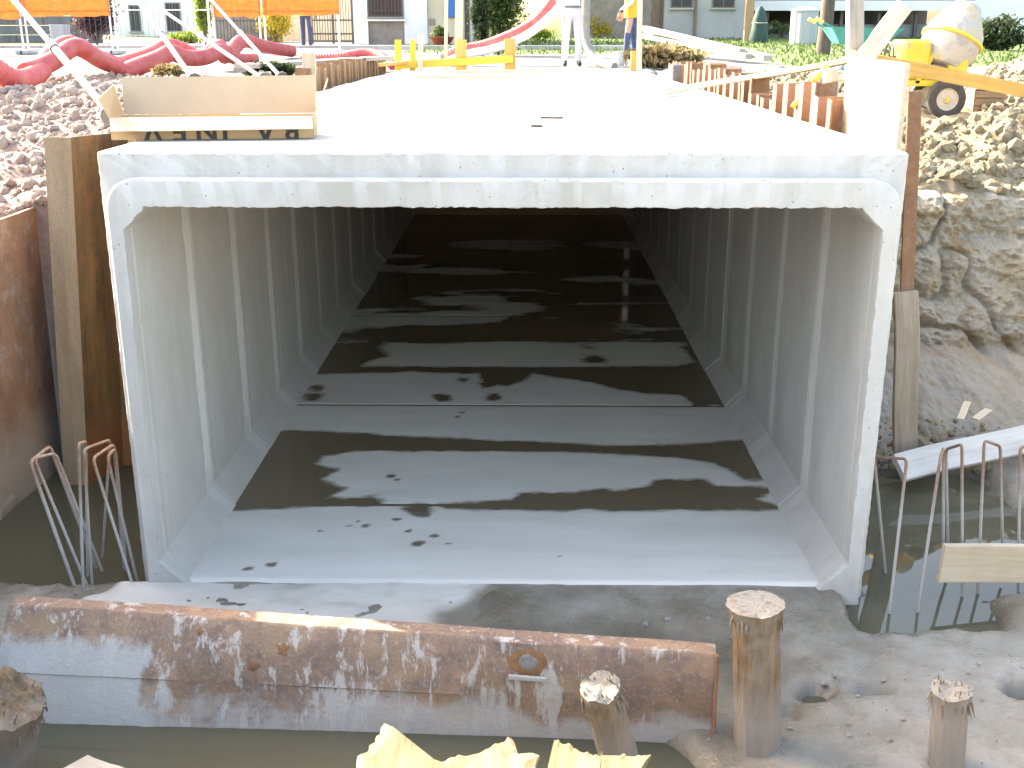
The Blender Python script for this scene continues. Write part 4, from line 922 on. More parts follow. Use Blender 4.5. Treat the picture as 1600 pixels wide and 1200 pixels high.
# ------------------------------------------------------------------ people
def person(loc, face, legcol, topcol, vest, label, sx=1., stride=.10, arms=((.30, .05), (.30, .05))):
    """face = heading in radians (0 looks to +Y); a standing figure about 1.76 m tall grown with the Skin modifier"""
    V = [(0, 0, .97), (0, .0, 1.12), (0, .01, 1.30), (0, 0, 1.46), (0, .01, 1.55), (0, .03, 1.63), (0, .02, 1.72)]
    rad = [(.150, .105), (.140, .100), (.165, .115), (.100, .080), (.055, .055), (.078, .095), (.060, .075)]
    Ed = [(i, i + 1) for i in range(6)]
    for sgn, st in ((-1, stride), (1, -stride)):
        b0 = len(V); V += [(sgn * .10, 0, .90), (sgn * .115, st * .5 + .02, .50), (sgn * .12, st, .09), (sgn * .13, st + .10, .045)]
        rad += [(.095, .10), (.068, .072), (.050, .055), (.045, .035)]; Ed += [(0, b0), (b0, b0 + 1), (b0 + 1, b0 + 2), (b0 + 2, b0 + 3)]
        ar = arms[0] if sgn < 0 else arms[1]
        a0 = len(V); V += [(sgn * .19, 0, 1.42), (sgn * .25, -.02, 1.14), (sgn * (.22), ar[0] * .6, 1.14 - .24 + ar[1]), (sgn * .20, ar[0] * .75, 1.14 - .33 + ar[1])]
        rad += [(.065, .065), (.048, .048), (.034, .034), (.042, .024)]; Ed += [(3, a0), (a0, a0 + 1), (a0 + 1, a0 + 2), (a0 + 2, a0 + 3)]
        for f in range(5):
            h = Vector(V[a0 + 3]); fx = (f - 1.5) * .018 if f < 4 else -.045 * 1
            ln = (.075, .085, .08, .06, .05)[f]; k = len(V)
            V += [tuple(h + Vector((sgn * .004, fx, -.03 if f < 4 else 0))), tuple(h + Vector((-sgn * .012, fx * 1.1 + .012, -.03 - ln)))]
            rad += [(.009, .009), (.007, .007)]; Ed += [(a0 + 3, k), (k, k + 1)]
    me = bpy.data.meshes.new('body'); me.from_pydata(V, Ed, []); o = bpy.data.objects.new('tmp', me); COL.objects.link(o)
    md = o.modifiers.new('s', 'SKIN'); md.use_smooth_shade = True
    for i, r in enumerate(rad): me.skin_vertices[0].data[i].radius = r
    me.skin_vertices[0].data[0].use_root = True
    o.modifiers.new('u', 'SUBSURF').levels = 2
    dg = bpy.context.evaluated_depsgraph_get(); bme = bpy.data.meshes.new_from_object(o.evaluated_get(dg)); bpy.data.objects.remove(o)
    for mm in (legcol, topcol, 'skin', 'boot'): bme.materials.append(M[mm])
    for p in bme.polygons:
        c = p.center; hand = abs(c.x) > .13 and c.z < .90 + arms[0][1] * .5 and c.z > .60 and abs(c.x) > .165
        p.material_index = 3 if c.z < .12 else 2 if (c.z > 1.52 or hand) else 0 if c.z < 1.0 else 1
        # boots, trousers, skin, top
    t = thing('person', label, 'person', loc, -face)
    t.scale = (sx, sx, sx)
    bo_ = bpy.data.objects.new('body', bme); COL.objects.link(bo_); bo_.parent = t
    hd = MB().lathe([(.02, 1.80), (.065, 1.785), (.092, 1.74), (.100, 1.69), (.092, 1.655)], 16, cap=True).build('hair', 'hair', t, smooth=True)
    hd.location = (0, -.012, 0)
    MB().tube([(0, .115, 1.665), (0, .145, 1.64), (0, .12, 1.632)], [.010, .016, .010], 8).build('nose', 'skin', t, smooth=True)
    for s in (-1, 1):
        MB().tube([(s * .034, .105, 1.678), (s * .034, .122, 1.678)], .011, 8).build('eye', 'hair', t); MB().tube([(s * .082, .02, 1.68), (s * .098, .015, 1.65), (s * .08, .02, 1.62)], .013, 6).build('ear', 'skin', t, smooth=True)
    MB().tube([(-.025, .118, 1.595), (.025, .118, 1.595)], .007, 6).build('mouth', 'hair', t)
    if vest:
        pr_ = [(.205, .86), (.21, 1.0), (.205, 1.15), (.215, 1.30), (.19, 1.40), (.12, 1.49)]; mb = MB().lathe(pr_, 20, cap=False)
        mb.v = [(x, y * .70 + .005, z) for x, y, z in mb.v]; mb.build('vest', vest, t, smooth=True)
    else:
        mb = MB().lathe([(.163, 1.03), (.168, 1.05), (.163, 1.07)], 20, cap=False); mb.v = [(x, y * .72, z) for x, y, z in mb.v]; mb.build('belt', 'galv', t, smooth=True)
    return t
q = G(893, 104); person((q.x, q.y, hz(q.x, q.y)), R(168), 'overall', 'overall', None, 'person in white overalls and dark shoes standing behind the culvert roof', 1.0, .05, ((.12, .0), (.25, .06)))
q = G(985, 100); person((q.x, q.y, hz(q.x, q.y)), R(-80), 'jeans', 'shirt_white', 'hivis_yellow', 'person in yellow-orange vest and dark blue trousers beside the tall rear stake', 1.0, .09, ((.3, .1), (.3, .1)))
q = G(480, 76); person((q.x, q.y, hz(q.x, q.y)), R(10), 'jeans', 'hivis', 'hivis', 'person in orange jacket and blue trousers standing by the iron gate', 1.0, .05)

# ------------------------------------------------------------------ concrete mixer
mo = Vector((4.42, 12.0, hz(4.42, 12.0) - .02)); mc = P(1478, 155, Y=12.0)
mz = mc.z - .20
mx = thing('concrete_mixer', 'yellow concrete mixer with whitish drum and grey wheels on the clay spoil', 'mixer', (mc.x, 12.0, mz))
for s, yo in ((0, 0.), (1, .55)):
    wh = MB().lathe([(.115, -.045), (.16, -.055), (.195, -.045), (.205, -.02), (.205, .02), (.195, .045), (.16, .055), (.115, .045)], 28, axis='Y', cap=False).build('wheel', 'rubber', mx, smooth=True); wh.location = (0, yo, .20)
    rm = MB().lathe([(.0, -.035), (.035, -.05), (.05, -.03), (.10, -.025), (.118, -.045), (.118, .045), (.05, .03), (.0, .035)], 24, axis='Y', cap=False).build('rim', 'rim', wh, smooth=True)
    MB().lathe([(.0, -.056), (.022, -.054), (.022, -.04)], 10, axis='Y', cap=False).build('hub_cap', 'steel_yellow', wh)
MB().tube([(0, -.05, .20), (0, .6, .20)], .025, 10).build('axle', 'steel_yellow', mx)
for yo in (.10, .45):
    MB().bar((-.5, yo, .36), (.28, yo, .36), .05, .06).build('frame_rail', 'steel_yellow', mx); MB().bar((-.48, yo, .0), (-.44, yo, .36), .05, .05, up=(0, 1, 0)).build('leg', 'steel_yellow', mx)
    MB().bar((-.30, yo, .36), (-.05, yo, .86), .05, .05, up=(0, 1, 0)).build('upright', 'steel_yellow', mx); MB().bar((.22, yo, .36), (.0, yo, .86), .05, .05, up=(0, 1, 0)).build('upright', 'steel_yellow', mx)
MB().hexa((-.48, .06, .40), (-.18, .50, .80), .03).build('motor_housing', 'steel_yellow', mx)
hw = MB().tube([(-.56 + .0 * a, .28 + .15 * math.cos(a), .62 + .15 * math.sin(a)) for a in np.linspace(0, 6.28, 24)], .014, 8).build('tilt_wheel', 'dark_iron', mx)
for a in (0, 2.1, 4.2): MB().tube([(-.56, .28, .62), (-.56, .28 + .15 * math.cos(a), .62 + .15 * math.sin(a))], .009, 6).build('spoke', 'dark_iron', hw)
MB().tube([(-.56, .28, .62), (-.2, .28, .62)], .018, 8).build('tilt_shaft', 'dark_iron', mx)
for yo in (.075, .485): MB().hexa((-.42, yo - .02, .46), (-.24, yo + .02, .50), .004).build('vent_slot', 'dark_iron', mx)
MB().hexa((.0, .02, .40), (.20, .14, .62), .015).build('gear_guard', 'steel_yellow', mx)
MB().hexa((-.16, .04, .42), (-.02, .12, .56), .01).build('engine', 'dark_iron', mx)
dm = MB().lathe([(.10, -.34), (.22, -.31), (.30, -.12), (.31, .0), (.29, .10), (.17, .32), (.15, .37), (.135, .36), (.15, .30), (.26, .08)], 26, cap=False).build('drum', 'drum', mx, smooth=True)
dm.location = (.10, .28, .80); dm.rotation_euler = (R(-12), R(24), 0)
rg = MB().lathe([(.31, -.035), (.328, -.025), (.328, .0), (.31, .012)], 30, cap=False).build('gear_ring', 'steel_yellow', dm)
# box beside the wheel
q = P(1543, 176, Y=12.5)
sb = thing('site_crate', 'brown timber crate beside the mixer wheel', 'crate', (q.x, 12.5, q.z - .02)); sb.scale = (.56, .6, .72)
for k in range(3): MB().bar((-.28, 0, .07 + .115 * k), (.28, 0, .07 + .115 * k), .02, .105, c=.003).build('board', 'wood_brown', sb)
for k in range(3): MB().bar((-.28, .4, .07 + .115 * k), (.28, .4, .07 + .115 * k), .02, .105, c=.003).build('board', 'wood_brown', sb)
for s in (-.29, .29): MB().hexa((s - .01, .0, .0), (s + .01, .4, .36), .003).build('side', 'wood_brown', sb)
MB().hexa((-.3, -.01, .362), (.3, .41, .38), .004).build('lid', 'wood_brown', sb)

# wheelbarrow standing on its nose
q = P(1320, 72, Y=19.0); wbz = hz(q.x, 19.0)
wbar = thing('wheelbarrow', 'teal wheelbarrow with yellow grips parked behind the square timber post', 'wheelbarrow', (q.x + .15, 19.0, wbz))
for s in (-.22, .22):
    MB().tube(fillet([(.75, s * .3, .25), (.1, s, .42), (-.35, s * 1.1, .62), (-.62, s * 1.1, .76)], .08), .018, 8).build('handle', 'teal', wbar, smooth=True)
    MB().tube([(-.60, s * 1.1, .75), (-.72, s * 1.1, .81)], .03, 10).build('grip', 'grip', wbar)
    MB().tube(fillet([(.0, s, .42), (-.12, s, .0), (.08, s, .0), (.12, s, .40)], .05), .014, 8).build('leg', 'teal', wbar, smooth=True)
tr = MB(); tr.add([(-.30, -.22, .42), (.40, -.20, .36), (.40, .20, .36), (-.30, .22, .42), (-.48, -.34, .68), (.72, -.32, .66), (.72, .32, .66), (-.48, .34, .68), (-.30, -.20, .44), (.39, -.18, .38), (.39, .18, .38), (-.30, .20, .44)],
   [(0, 3, 2, 1), (0, 1, 5, 4), (1, 2, 6, 5), (2, 3, 7, 6), (3, 0, 4, 7), (8, 9, 10, 11), (4, 5, 9, 8), (5, 6, 10, 9), (6, 7, 11, 10), (7, 4, 8, 11)]); tr.build('tray', 'teal', wbar)
whl = MB().lathe([(.08, -.03), (.14, -.045), (.175, -.03), (.18, 0), (.175, .03), (.14, .045), (.08, .03)], 22, axis='Y', cap=True).build('wheel', 'rubber', wbar, smooth=True); whl.location = (.75, 0, .18)

# bucket
q = G(967, 104)
bk = thing('bucket', 'white plastic bucket on the pavement beside the hanging grey hose', 'bucket', (q.x, q.y, hz(q.x, q.y)))
MB().lathe([(.0, .004), (.10, .0), (.125, .24), (.133, .245), (.133, .26), (.118, .258), (.095, .012)], 20, cap=False).build('pail', 'bucket', bk, smooth=True)
MB().tube([(.13 * math.cos(a), .02 + .0 * a, .25 - .10 * math.sin(a)) for a in np.linspace(0, math.pi, 12)], .004, 6).build('handle', 'galv', bk)
# stacked blocks in the far right corner of the trench edge
for i, (u, v, m, lab) in enumerate(((1062, 128, 'slate_wall', 'dark grey block standing behind the rear of the right sheet piles'), (1088, 130, 'wood_yellow', 'small yellow block between the dark grey block and the terracotta block'), (1118, 126, 'roof', 'terracotta block beside the bright spoil at the rear of the right sheet piles'))):
    q = P(u, v, Y=14.6); o = MB().hexa((-.12, -.1, -.3), (.12, .1, .22), .02).build('concrete_block', m); o.location = q; tag(o, lab, 'block')

# ------------------------------------------------------------------ plants
def leaves(n, cx, cy, cz, rx, ry, rz, size, mode='ball', seed=0):
    r = np.random.default_rng(seed + 100); mb = MB()
    nc = max(5, n // 90); cl = []
    while len(cl) < nc:
        p = r.uniform(-1, 1, 3)
        if (p ** 2).sum() < 1: cl.append(p)
    for k in range(n):
        c = cl[k % nc]; p = c * .8 + r.normal(0, .20, 3)
        q = Vector((cx + p[0] * rx, cy + p[1] * ry, cz + p[2] * rz)); s = size * r.uniform(.6, 1.3)
        a = Vector(r.normal(0, 1, 3)).normalized(); b_ = a.orthogonal().normalized(); b_ = (Matrix.Rotation(r.uniform(0, 6.28), 3, a) @ b_)
        e = a.cross(b_)
        mb.add([q - b_ * s, q + e * s * .45, q + b_ * s, q - e * s * .45], [(0, 1, 2, 3)])
    return mb
def bush(u, v, wpx, hpx, m, label, cat='bush', name='bush', n=1600, size=.06, y=None, group=None, seed=None, zb=None):
    q = G(u, v) if y is None else P(u, v, Y=y); z0 = hz(q.x, q.y) if zb is None else zb; k = q.y / 1781; rx = wpx * k / 2; rz = hpx * k / 2
    o = thing(name, label, cat, (q.x, q.y, z0), group=group); sd3 = seed if seed is not None else int(u + v)
    leaves(n, 0, 0, rz, rx, max(rx * .7, .2), rz, size, seed=sd3).build('crown', m, o)
    mb = MB()
    for j in range(5): a = j * 1.256; mb.tube([(0, 0, -.05), (math.cos(a) * rx * .3, math.sin(a) * rx * .2, rz * .8), (math.cos(a) * rx * .55, math.sin(a) * rx * .4, rz * 1.3)], [.025, .018, .008], 6)
    mb.build('trunk', 'bark', o)
    return o
bush(122, 62, 40, 36, 'leaf_yellow', 'small yellow flowering bush in front of the dark wall on the left', size=.07)
bush(152, 70, 62, 90, 'leaf_purple', 'purple-leaved bush beside the white house on the left', n=2600, size=.07)
bush(300, 68, 60, 20, 'leaf_lime', 'low lime green plants in front of the white house', n=900)
bush(322, 72, 26, 110, 'leaf_lime', 'upright lime green shrub between the white house and the iron gate', n=1500)
bush(430, 66, 60, 60, 'leaf_yellow', 'pale yellow-green shrub behind the orange netting near the gate', n=1800, size=.06)
bush(778, 72, 84, 150, 'leaf_green', 'tall ivy-green bush behind the red slung hose', n=5200, size=.055, y=26.5)
bush(752, 74, 30, 120, 'leaf_dark', 'dark green shrub beside the grey downpipe', n=1800, size=.06, y=26)
bush(838, 63, 60, 18, 'leaf_lime', 'low lime green hedge behind the worker in white', n=1500, size=.05)
bush(940, 60, 44, 36, 'leaf_yellow', 'yellow flowering bush between the grey hose and the worker with the vest', n=1700, size=.05)
bush(690, 62, 36, 20, 'leaf_green', 'potted green plant in the red planter at the cream wall', n=500, size=.05, y=33.5, seed=3, zb=gz(33.5) + .22)
bush(1552, 68, 96, 50, 'leaf_dark', 'clipped dark hedge behind the right spoil heap', n=3600, size=.07, cat='hedge', name='hedge', y=30)
bush(1220, 60, 50, 26, 'leaf_green', 'low green shrub in front of the grey bin', n=900, size=.05)
bush(1040, 98, 110, 34, 'leaf_dry', 'clump of dry brown grass below the stacked long timbers', n=2600, size=.08, cat='grass clump', name='grass_clump', y=20.4)
bush(425, 122, 70, 36, 'leaf_dark', 'dark mossy clump on the mound behind the right end of the box', n=2200, size=.05, cat='moss clump', name='moss_clump', y=13.2)
bush(270, 118, 50, 24, 'leaf_dry', 'tuft of dry brown grass under the hose behind the box', n=1000, size=.05, cat='grass clump', name='grass_clump', y=13.8)
def trunk_tree(u, v, y, r, label, seed):
    q = P(u, v, Y=y); z0 = hz(q.x, q.y); o = thing('tree', label, 'tree', (q.x, q.y, z0))
    pts = [(0, 0, -.1), (.02, 0, .5), (.05, .02, 1.5), (.0, .05, 3.0), (.1, 0, 4.5)]; MB().tube(resample(chaikin(pts, 2), .2), [r * (1 - .08 * i * .2) for i in range(len(resample(chaikin(pts, 2), .2)))], 12).build('trunk', 'bark', o, smooth=True)
    lb = MB()
    for j in range(7): a = j * .9; lb.tube([(.05, 0, 3.0 + j * .2), (math.cos(a) * .7, math.sin(a) * .7, 3.8 + j * .2), (math.cos(a) * 1.4, math.sin(a) * 1.4, 4.4 + j * .2)], [r * .4, r * .28, r * .1], 6)
    lb.build('limbs', 'bark', o, smooth=True)
    leaves(4200, 0, 0, 4.9, 1.9, 1.9, 1.4, .10, seed=seed).build('crown', 'leaf_green', o)
trunk_tree(1287, 62, 27.0, .17, 'tree with a thick dark trunk beside the grey bin', 5)
# grass blades as a mass on the lawns
gb = MB(); rg_ = np.random.default_rng(4)
for k in range(15000):
    x = rg_.uniform(-3, 24); y = rg_.uniform(20.2, 50)
    if not ((y > 27 and x > -3) or (x > 4.9 and y < 30)): continue
    z = gz(y); h = rg_.uniform(.04, .12); a = rg_.uniform(0, 6.28); dx, dy = math.cos(a) * .03, math.sin(a) * .03
    gb.add([(x - dx, y - dy, z), (x + dx, y + dy, z), (x + rg_.normal(0, .03), y + rg_.normal(0, .03), z + h)], [(0, 1, 2)])
tag(gb.build('grass', 'leaf_green'), 'short green lawn grass behind the site', 'grass', kind='stuff')

# ------------------------------------------------------------------ houses, walls and fences behind the site
def box_part(par, name, m, a, b_, c=.006): return MB().hexa(a, b_, c).build(name, m, par)
def window(par, x0, x1, z0, z1, yf, frame='frame_brown', bars=0, mull=1):
    wdw = MB().hexa((x0, yf - .05, z0), (x1, yf + .02, z1), .004).build('window', frame, par); n = mull + 1; wd = (x1 - x0 - .06) / n
    for i in range(n): MB().hexa((x0 + .05 + i * wd, yf - .062, z0 + .05), (x0 + .01 + (i + 1) * wd, yf - .052, z1 - .05), .002).build('pane', 'glass', wdw)
    MB().hexa((x0 - .06, yf - .12, z0 - .06), (x1 + .06, yf - .0, z0 - .002), .006).build('sill', 'plaster_grey', wdw)
    if bars:
        for i in range(bars + 1): x = x0 + (x1 - x0) * i / bars; MB().tube([(x, yf - .16, z0 - .02), (x, yf - .16, z1 + .02)], .012, 6).build('bar', 'dark_iron', wdw)
        for z in (z0 + .02, z0 + .17, z1): MB().tube([(x0, yf - .16, z), (x1, yf - .16, z)], .014, 6).build('bar', 'dark_iron', wdw)
def gable_roof(par, x0, x1, y0, y1, z, h, m='roof'):
    ym = (y0 + y1) / 2; e = .35
    MB().add([(x0 - e, y0 - e, z), (x1 + e, y0 - e, z), (x1 + e, ym, z + h), (x0 - e, ym, z + h), (x1 + e, y1 + e, z), (x0 - e, y1 + e, z), (x0 - e, y0 - e, z - .12), (x1 + e, y0 - e, z - .12), (x1 + e, y1 + e, z - .12), (x0 - e, y1 + e, z - .12)],
             [(0, 1, 2, 3), (3, 2, 4, 5), (6, 9, 8, 7), (0, 6, 7, 1), (4, 8, 9, 5), (1, 7, 8, 4, 2), (0, 3, 5, 9, 6)]).build('roof', m, par)
def XU(u, y): return P(u, 53, Y=y).x
# right grey house
yh = 44.0; z0 = gz(yh) - .05
gh = thing('house', 'grey plastered house with brown framed windows behind the lawn', 'house', (0, yh, z0))
x0, xm, x1 = XU(1008, yh), XU(1037, yh), XU(1166, yh)
box_part(gh, 'wall', 'plaster_grey', (xm, 0, 0), (x1, 8, 5.4)); box_part(gh, 'side_wing', 'brown_panel', (x0 - 3, .4, 0), (xm - .002, 7, 4.6))
for u0, u1 in ((1046, 1080), (1110, 1145)): window(gh, XU(u0, yh), XU(u1, yh), 1.16, 2.5, 0.)
box_part(gh, 'door', 'frame_brown', (XU(1020, yh), .32, .0), (XU(1032, yh), .398, 2.0))
MB().tube([(XU(1085, yh), -.06, .1), (XU(1085, yh), -.06, 5.3)], .05, 8).build('downpipe', 'frame_brown', gh)
gable_roof(gh, x0 - 3, x1, 0, 8, 5.4, 2.0)
q = P(1168, 58, Y=40); board((q.x, 40, gz(40) - .2), (q.x + .05, 40, gz(40) + 3.6), .28, .2, 'wood_brown', 'brown timber pole at the corner of the grey house', 'post', 'timber_pole', up=(0, 1, 0))
# dark green wrapped shrub stack
q = P(1186, 52, Y=38); tt = thing('tarpaulin_bundle', 'dark green tarpaulin bundle standing beside the brown timber pole', 'tarpaulin', (q.x, 38, gz(38)))
MB().lathe([(.30, 0), (.33, .1), (.27, .4), (.24, .7), (.16, 1.0), (.05, 1.14), (.0, 1.15)], 14).build('wrap', 'tarp_green', tt, smooth=True); MB().tube([(.25 * math.cos(a), .25 * math.sin(a), .62) for a in np.linspace(0, 6.28, 16)], .015, 6).build('rope', 'wood_pale', tt)
# grey bin
yb = 36.; q = P(1255, 56, Y=yb); bn_ = thing('storage_bin', 'grey ribbed sheet metal bin standing on the lawn beside the thick tree', 'bin', (q.x, yb, gz(yb) - .02))
prof_ = []
mb = MB(); n = 48
for z in (0, 1.0): mb.v += [((.41 + (.012 if j % 4 < 2 else 0)) * math.cos(2 * math.pi * j / n), (.41 + (.012 if j % 4 < 2 else 0)) * math.sin(2 * math.pi * j / n), z) for j in range(n)]
mb.f += [(j, (j + 1) % n, n + (j + 1) % n, n + j) for j in range(n)] + [tuple(range(n - 1, -1, -1)), tuple(range(n, 2 * n))]; mb.build('body', 'bin_grey', bn_)
MB().lathe([(.44, 1.0), (.44, 1.03), (.2, 1.12), (.0, 1.14)], 24).build('lid', 'bin_grey', bn_, smooth=True); box_part(bn_, 'post', 'wood_grey', (.46, -.03, 0), (.52, .03, 1.0))
# open shed with white eaves
ys = 46.; zs = gz(ys) - .05; sh = thing('open_shed', 'low open shed with white eaves and dark interior beyond the wheelbarrow', 'shed', (0, ys, zs)); xa, xb = XU(1180, ys), XU(1500, ys)
box_part(sh, 'back_wall', 'slate_wall', (xa, 4, 0), (xb, 4.2, 2.2)); box_part(sh, 'roof', 'bin_grey', (xa - .3, -.4, 1.36), (xb + .3, 4.4, 1.55)); box_part(sh, 'fascia', 'plaster_white', (xa - .3, -.46, 1.06), (xb + .3, -.41, 1.42))
for i in range(6): x = xa + .4 + (xb - xa - .8) * i / 5; box_part(sh, 'post', 'dark_iron', (x - .06, -.2, 0), (x + .06, -.08, 1.36))
box_part(sh, 'side_wall', 'slate_wall', (xa, -.1, 0), (xa + .1, 4, 1.36)); box_part(sh, 'low_wall', 'slate_wall', (xa + .1, -.05, 0), (xb, .08, .55))
# white boundary wall right rear
wl = thing('garden_wall', 'white rendered boundary wall behind the clipped hedge', 'wall', (0, 48, gz(48))); box_part(wl, 'render', 'plaster_white', (XU(1500, 48), 0, 0), (XU(1760, 48), .25, 1.7)); box_part(wl, 'coping', 'plaster_grey', (XU(1500, 48) - .05, -.06, 1.70), (XU(1760, 48) + .05, .31, 1.78))
# white van-like: none; white house on the left
yl = 48.; zl = gz(yl) - .05; whs = thing('house', 'bright white house behind the orange netting at the left', 'house', (0, yl, zl)); x0, x1 = XU(168, yl), XU(345, yl)
box_part(whs, 'wall', 'plaster_white', (x0, 0, 0), (x1, 8, 5)); window(whs, XU(205, yl), XU(222, yl), .25, 1.3, 0., 'slate_wall'); window(whs, XU(262, yl), XU(285, yl), .25, 1.4, 0., 'slate_wall'); gable_roof(whs, x0, x1, 0, 8, 5, 1.8)
# dark wall left, with grey cabinet
yd = 38.; dw = thing('boundary_wall', 'dark grey block boundary wall at the left beyond the fence', 'wall', (0, yd, gz(yd) - .05)); xw0, xw1 = XU(-220, yd), XU(175, yd)
for r_ in range(5):
    nb = 9
    for i in range(nb):
        a = xw0 + (xw1 - xw0) * (i + (.0 if r_ % 2 else -.4)) / nb; c = xw0 + (xw1 - xw0) * (i + (1. if r_ % 2 else .6)) / nb
        MB().hexa((max(a, xw0) + .008, 0, r_ * .3 + .006), (c - .008, .2, r_ * .3 + .294), .008).build('block', 'slate_wall', dw)
box_part(dw, 'coping', 'slate_wall', (xw0, -.04, 1.505), (xw1, .24, 1.57))
yc = 33.; cb = thing('utility_cabinet', 'blue-grey utility cabinet in front of the dark boundary wall', 'cabinet', (XU(90, yc), yc, gz(yc))); box_part(cb, 'body', 'bin_grey', (-.22, 0, .06), (.24, .35, .62), .012); box_part(cb, 'plinth', 'plaster_grey', (-.24, -.02, -.05), (.26, .37, .058)); box_part(cb, 'door', 'bin_grey', (-.19, -.012, .09), (.21, -.002, .59), .003)
# centre house with barred window
yk = 36.; zk = gz(yk) - .05; ch = thing('house', 'white and cream house with barred window behind the yellow frame', 'house', (0, yk, zk))
def K(u): return XU(u, yk)
box_part(ch, 'wall', 'plaster_white', (K(632), 0, 0), (K(668), 7, 4.6)); box_part(ch, 'cream_wall', 'plaster_cream', (K(668) + .003, .15, 0), (K(735), 7, 4.6)); box_part(ch, 'pillar', 'plaster_white', (K(554), -.1, 0), (K(576), .3, 4.6))
box_part(ch, 'stone_panel', 'brown_panel', (K(576) + .004, .02, 0), (K(632) - .004, .25, .74)); box_part(ch, 'upper_wall', 'plaster_white', (K(576) + .004, .06, .80), (K(632) - .004, .3, 4.6)); window(ch, K(578), K(630), .88, 2.2, .0, 'dark_iron', 10, 1)
box_part(ch, 'ledge', 'plaster_white', (K(574), -.12, .742), (K(636), .05, .80))
box_part(ch, 'door', 'dark_iron', (K(726), .08, 0), (K(733), .148, 2.1)); MB().tube([(K(738), -.1, 0), (K(738), -.1, 4.5)], .06, 10).build('downpipe', 'bin_grey', ch)
box_part(ch, 'vent', 'brown_panel', (K(670), .12, .62), (K(680), .148, .82)); gable_roof(ch, K(554), K(735), 0, 7, 4.6, 1.8)
sg = thing('wall_sign', 'blue rectangular sign hung on the cream house wall', 'sign', (K(706), yk - .02, zk)); box_part(sg, 'plate', 'blue_sign', (-.15, .07, .86), (.15, .14, 1.7), .004); box_part(sg, 'bracket', 'galv', (-.17, .145, 1.2), (.17, .165, 1.3), .003)
pt = thing('planter', 'dark red bowl planter at the cream house wall', 'planter', (XU(690, 33.5), 33.5, gz(33.5))); MB().lathe([(.12, 0), (.28, .12), (.36, .26), (.38, .27), (.35, .275), (.30, .22), (.0, .2)], 20).build('bowl', 'terracotta', pt, smooth=True); MB().lathe([(.30, .215), (.0, .24)], 16, cap=False).build('soil', 'mud_dark', pt)
# cream wall and iron gate
yg = 36.4; gt = thing('iron_gate', 'dark iron barred gate between the white pillar and the shrubs', 'gate', (0, yg, gz(yg) - .03)); ga, gb_ = XU(488, yg), XU(554, yg)
for i in range(17): x = ga + (gb_ - ga) * i / 16; MB().tube([(x, 0, .1), (x, 0, 1.9)], .012, 6).build('bar', 'dark_iron', gt)
for z in (.12, .34, .75, 1.9): MB().bar((ga, 0, z), (gb_, 0, z), .03, .05).build('rail', 'dark_iron', gt)
for x in (ga, (ga + gb_) / 2, gb_ - .05): MB().bar((x, 0, 0), (x, 0, 2.0), .07, .07, up=(0, 1, 0)).build('stile', 'dark_iron', gt)
cw = thing('courtyard_wall', 'cream rendered courtyard wall seen through the iron gate', 'wall', (0, 40, gz(40))); box_part(cw, 'render', 'plaster_cream', (XU(440, 40), 0, -.1), (XU(560, 40), .2, 2.4)); box_part(cw, 'coping', 'plaster_grey', (XU(440, 40), -.04, 2.402), (XU(560, 40), .24, 2.47))
yq = 37.; g2 = thing('iron_gate', 'narrow grey iron gate beside the white house', 'gate', (0, yq, gz(yq))); ga, gb_ = XU(340, yq), XU(414, yq)
for i in range(15): x = ga + (gb_ - ga) * i / 14; MB().tube([(x, 0, .05), (x, 0, 1.5)], .014, 6).build('bar', 'dark_iron', g2)
for z in (.08, .7, 1.45): MB().bar((ga, 0, z), (gb_, 0, z), .03, .04).build('rail', 'dark_iron', g2)
bw = thing('brick_wall', 'low reddish wall behind the narrow grey iron gate', 'wall', (0, 39, gz(39))); box_part(bw, 'masonry', 'brown_panel', (XU(335, 39), 0, -.1), (XU(440, 39), .2, .9)); box_part(bw, 'coping', 'plaster_grey', (XU(335, 39), -.04, .902), (XU(440, 39), .24, .96))
# kerb line and pavement edge
kb = MB(); x = -20.
while x < 2.5: MB().hexa((x + .006, 30.5, gz(30.5) - .1), (x + .994, 30.65, gz(30.5) + .12), .015).build('kerb_stone', 'plaster_grey', bpy.data.objects.get('kerb') or tag(thing('kerb', 'pale kerb along the street behind the hoses', 'kerb', (0, 0, 0)))); x += 1.
# temporary fence with orange netting
FY = 27.2
def fence_panel(u0, u1, label, netbot, m='orange_net'):
    f = thing('site_fence', label, 'fence', (0, FY, gz(FY)), group='temporary site fence panels'); xa, xb = XU(u0, FY), XU(u1, FY)
    for x in (xa + .03, xb - .03): MB().tube([(x, 0, -.1), (x, 0, 1.9)], .024, 8).build('post', 'white_pipe', f, smooth=True); MB().hexa((x - .1, -.3, 0), (x + .1, .3, .1), .02).build('foot', 'plaster_grey', f)
    for z in (.12, 1.0, 1.88): MB().tube([(xa, 0, z), (xb, 0, z)], .014, 6).build('rail', 'white_pipe', f)
    n = int((xb - xa) / .13)
    wires = MB()
    for i in range(1, n): x = xa + (xb - xa) * i / n; wires.tube([(x, .012, .12), (x, .012, 1.88)], .0035, 4, cap=False)
    tag(wires.build('wire_mesh', 'galv', f), kind='stuff')
    if netbot:
        cols = max(24, int((xb - xa) / .07)); mb = MB()
        for i in range(cols + 1):
            for k in range(7):
                t = i / cols; zz = netbot + .05 * mnoise.noise((t * 7, xa, 2)) + (1.86 - netbot) * k / 6
                mb.v.append((xa + (xb - xa) * t, -.03 + .03 * mnoise.noise((t * 16, k * .5, xa)), zz))
        mb.f = [(i * 7 + k, (i + 1) * 7 + k, (i + 1) * 7 + k + 1, i * 7 + k + 1) for i in range(cols) for k in range(6)]
        mb.build('netting', m, f, smooth=True)
fence_panel(-150, 36, 'fence panel with deep orange netting in front of the dark boundary wall', .80)
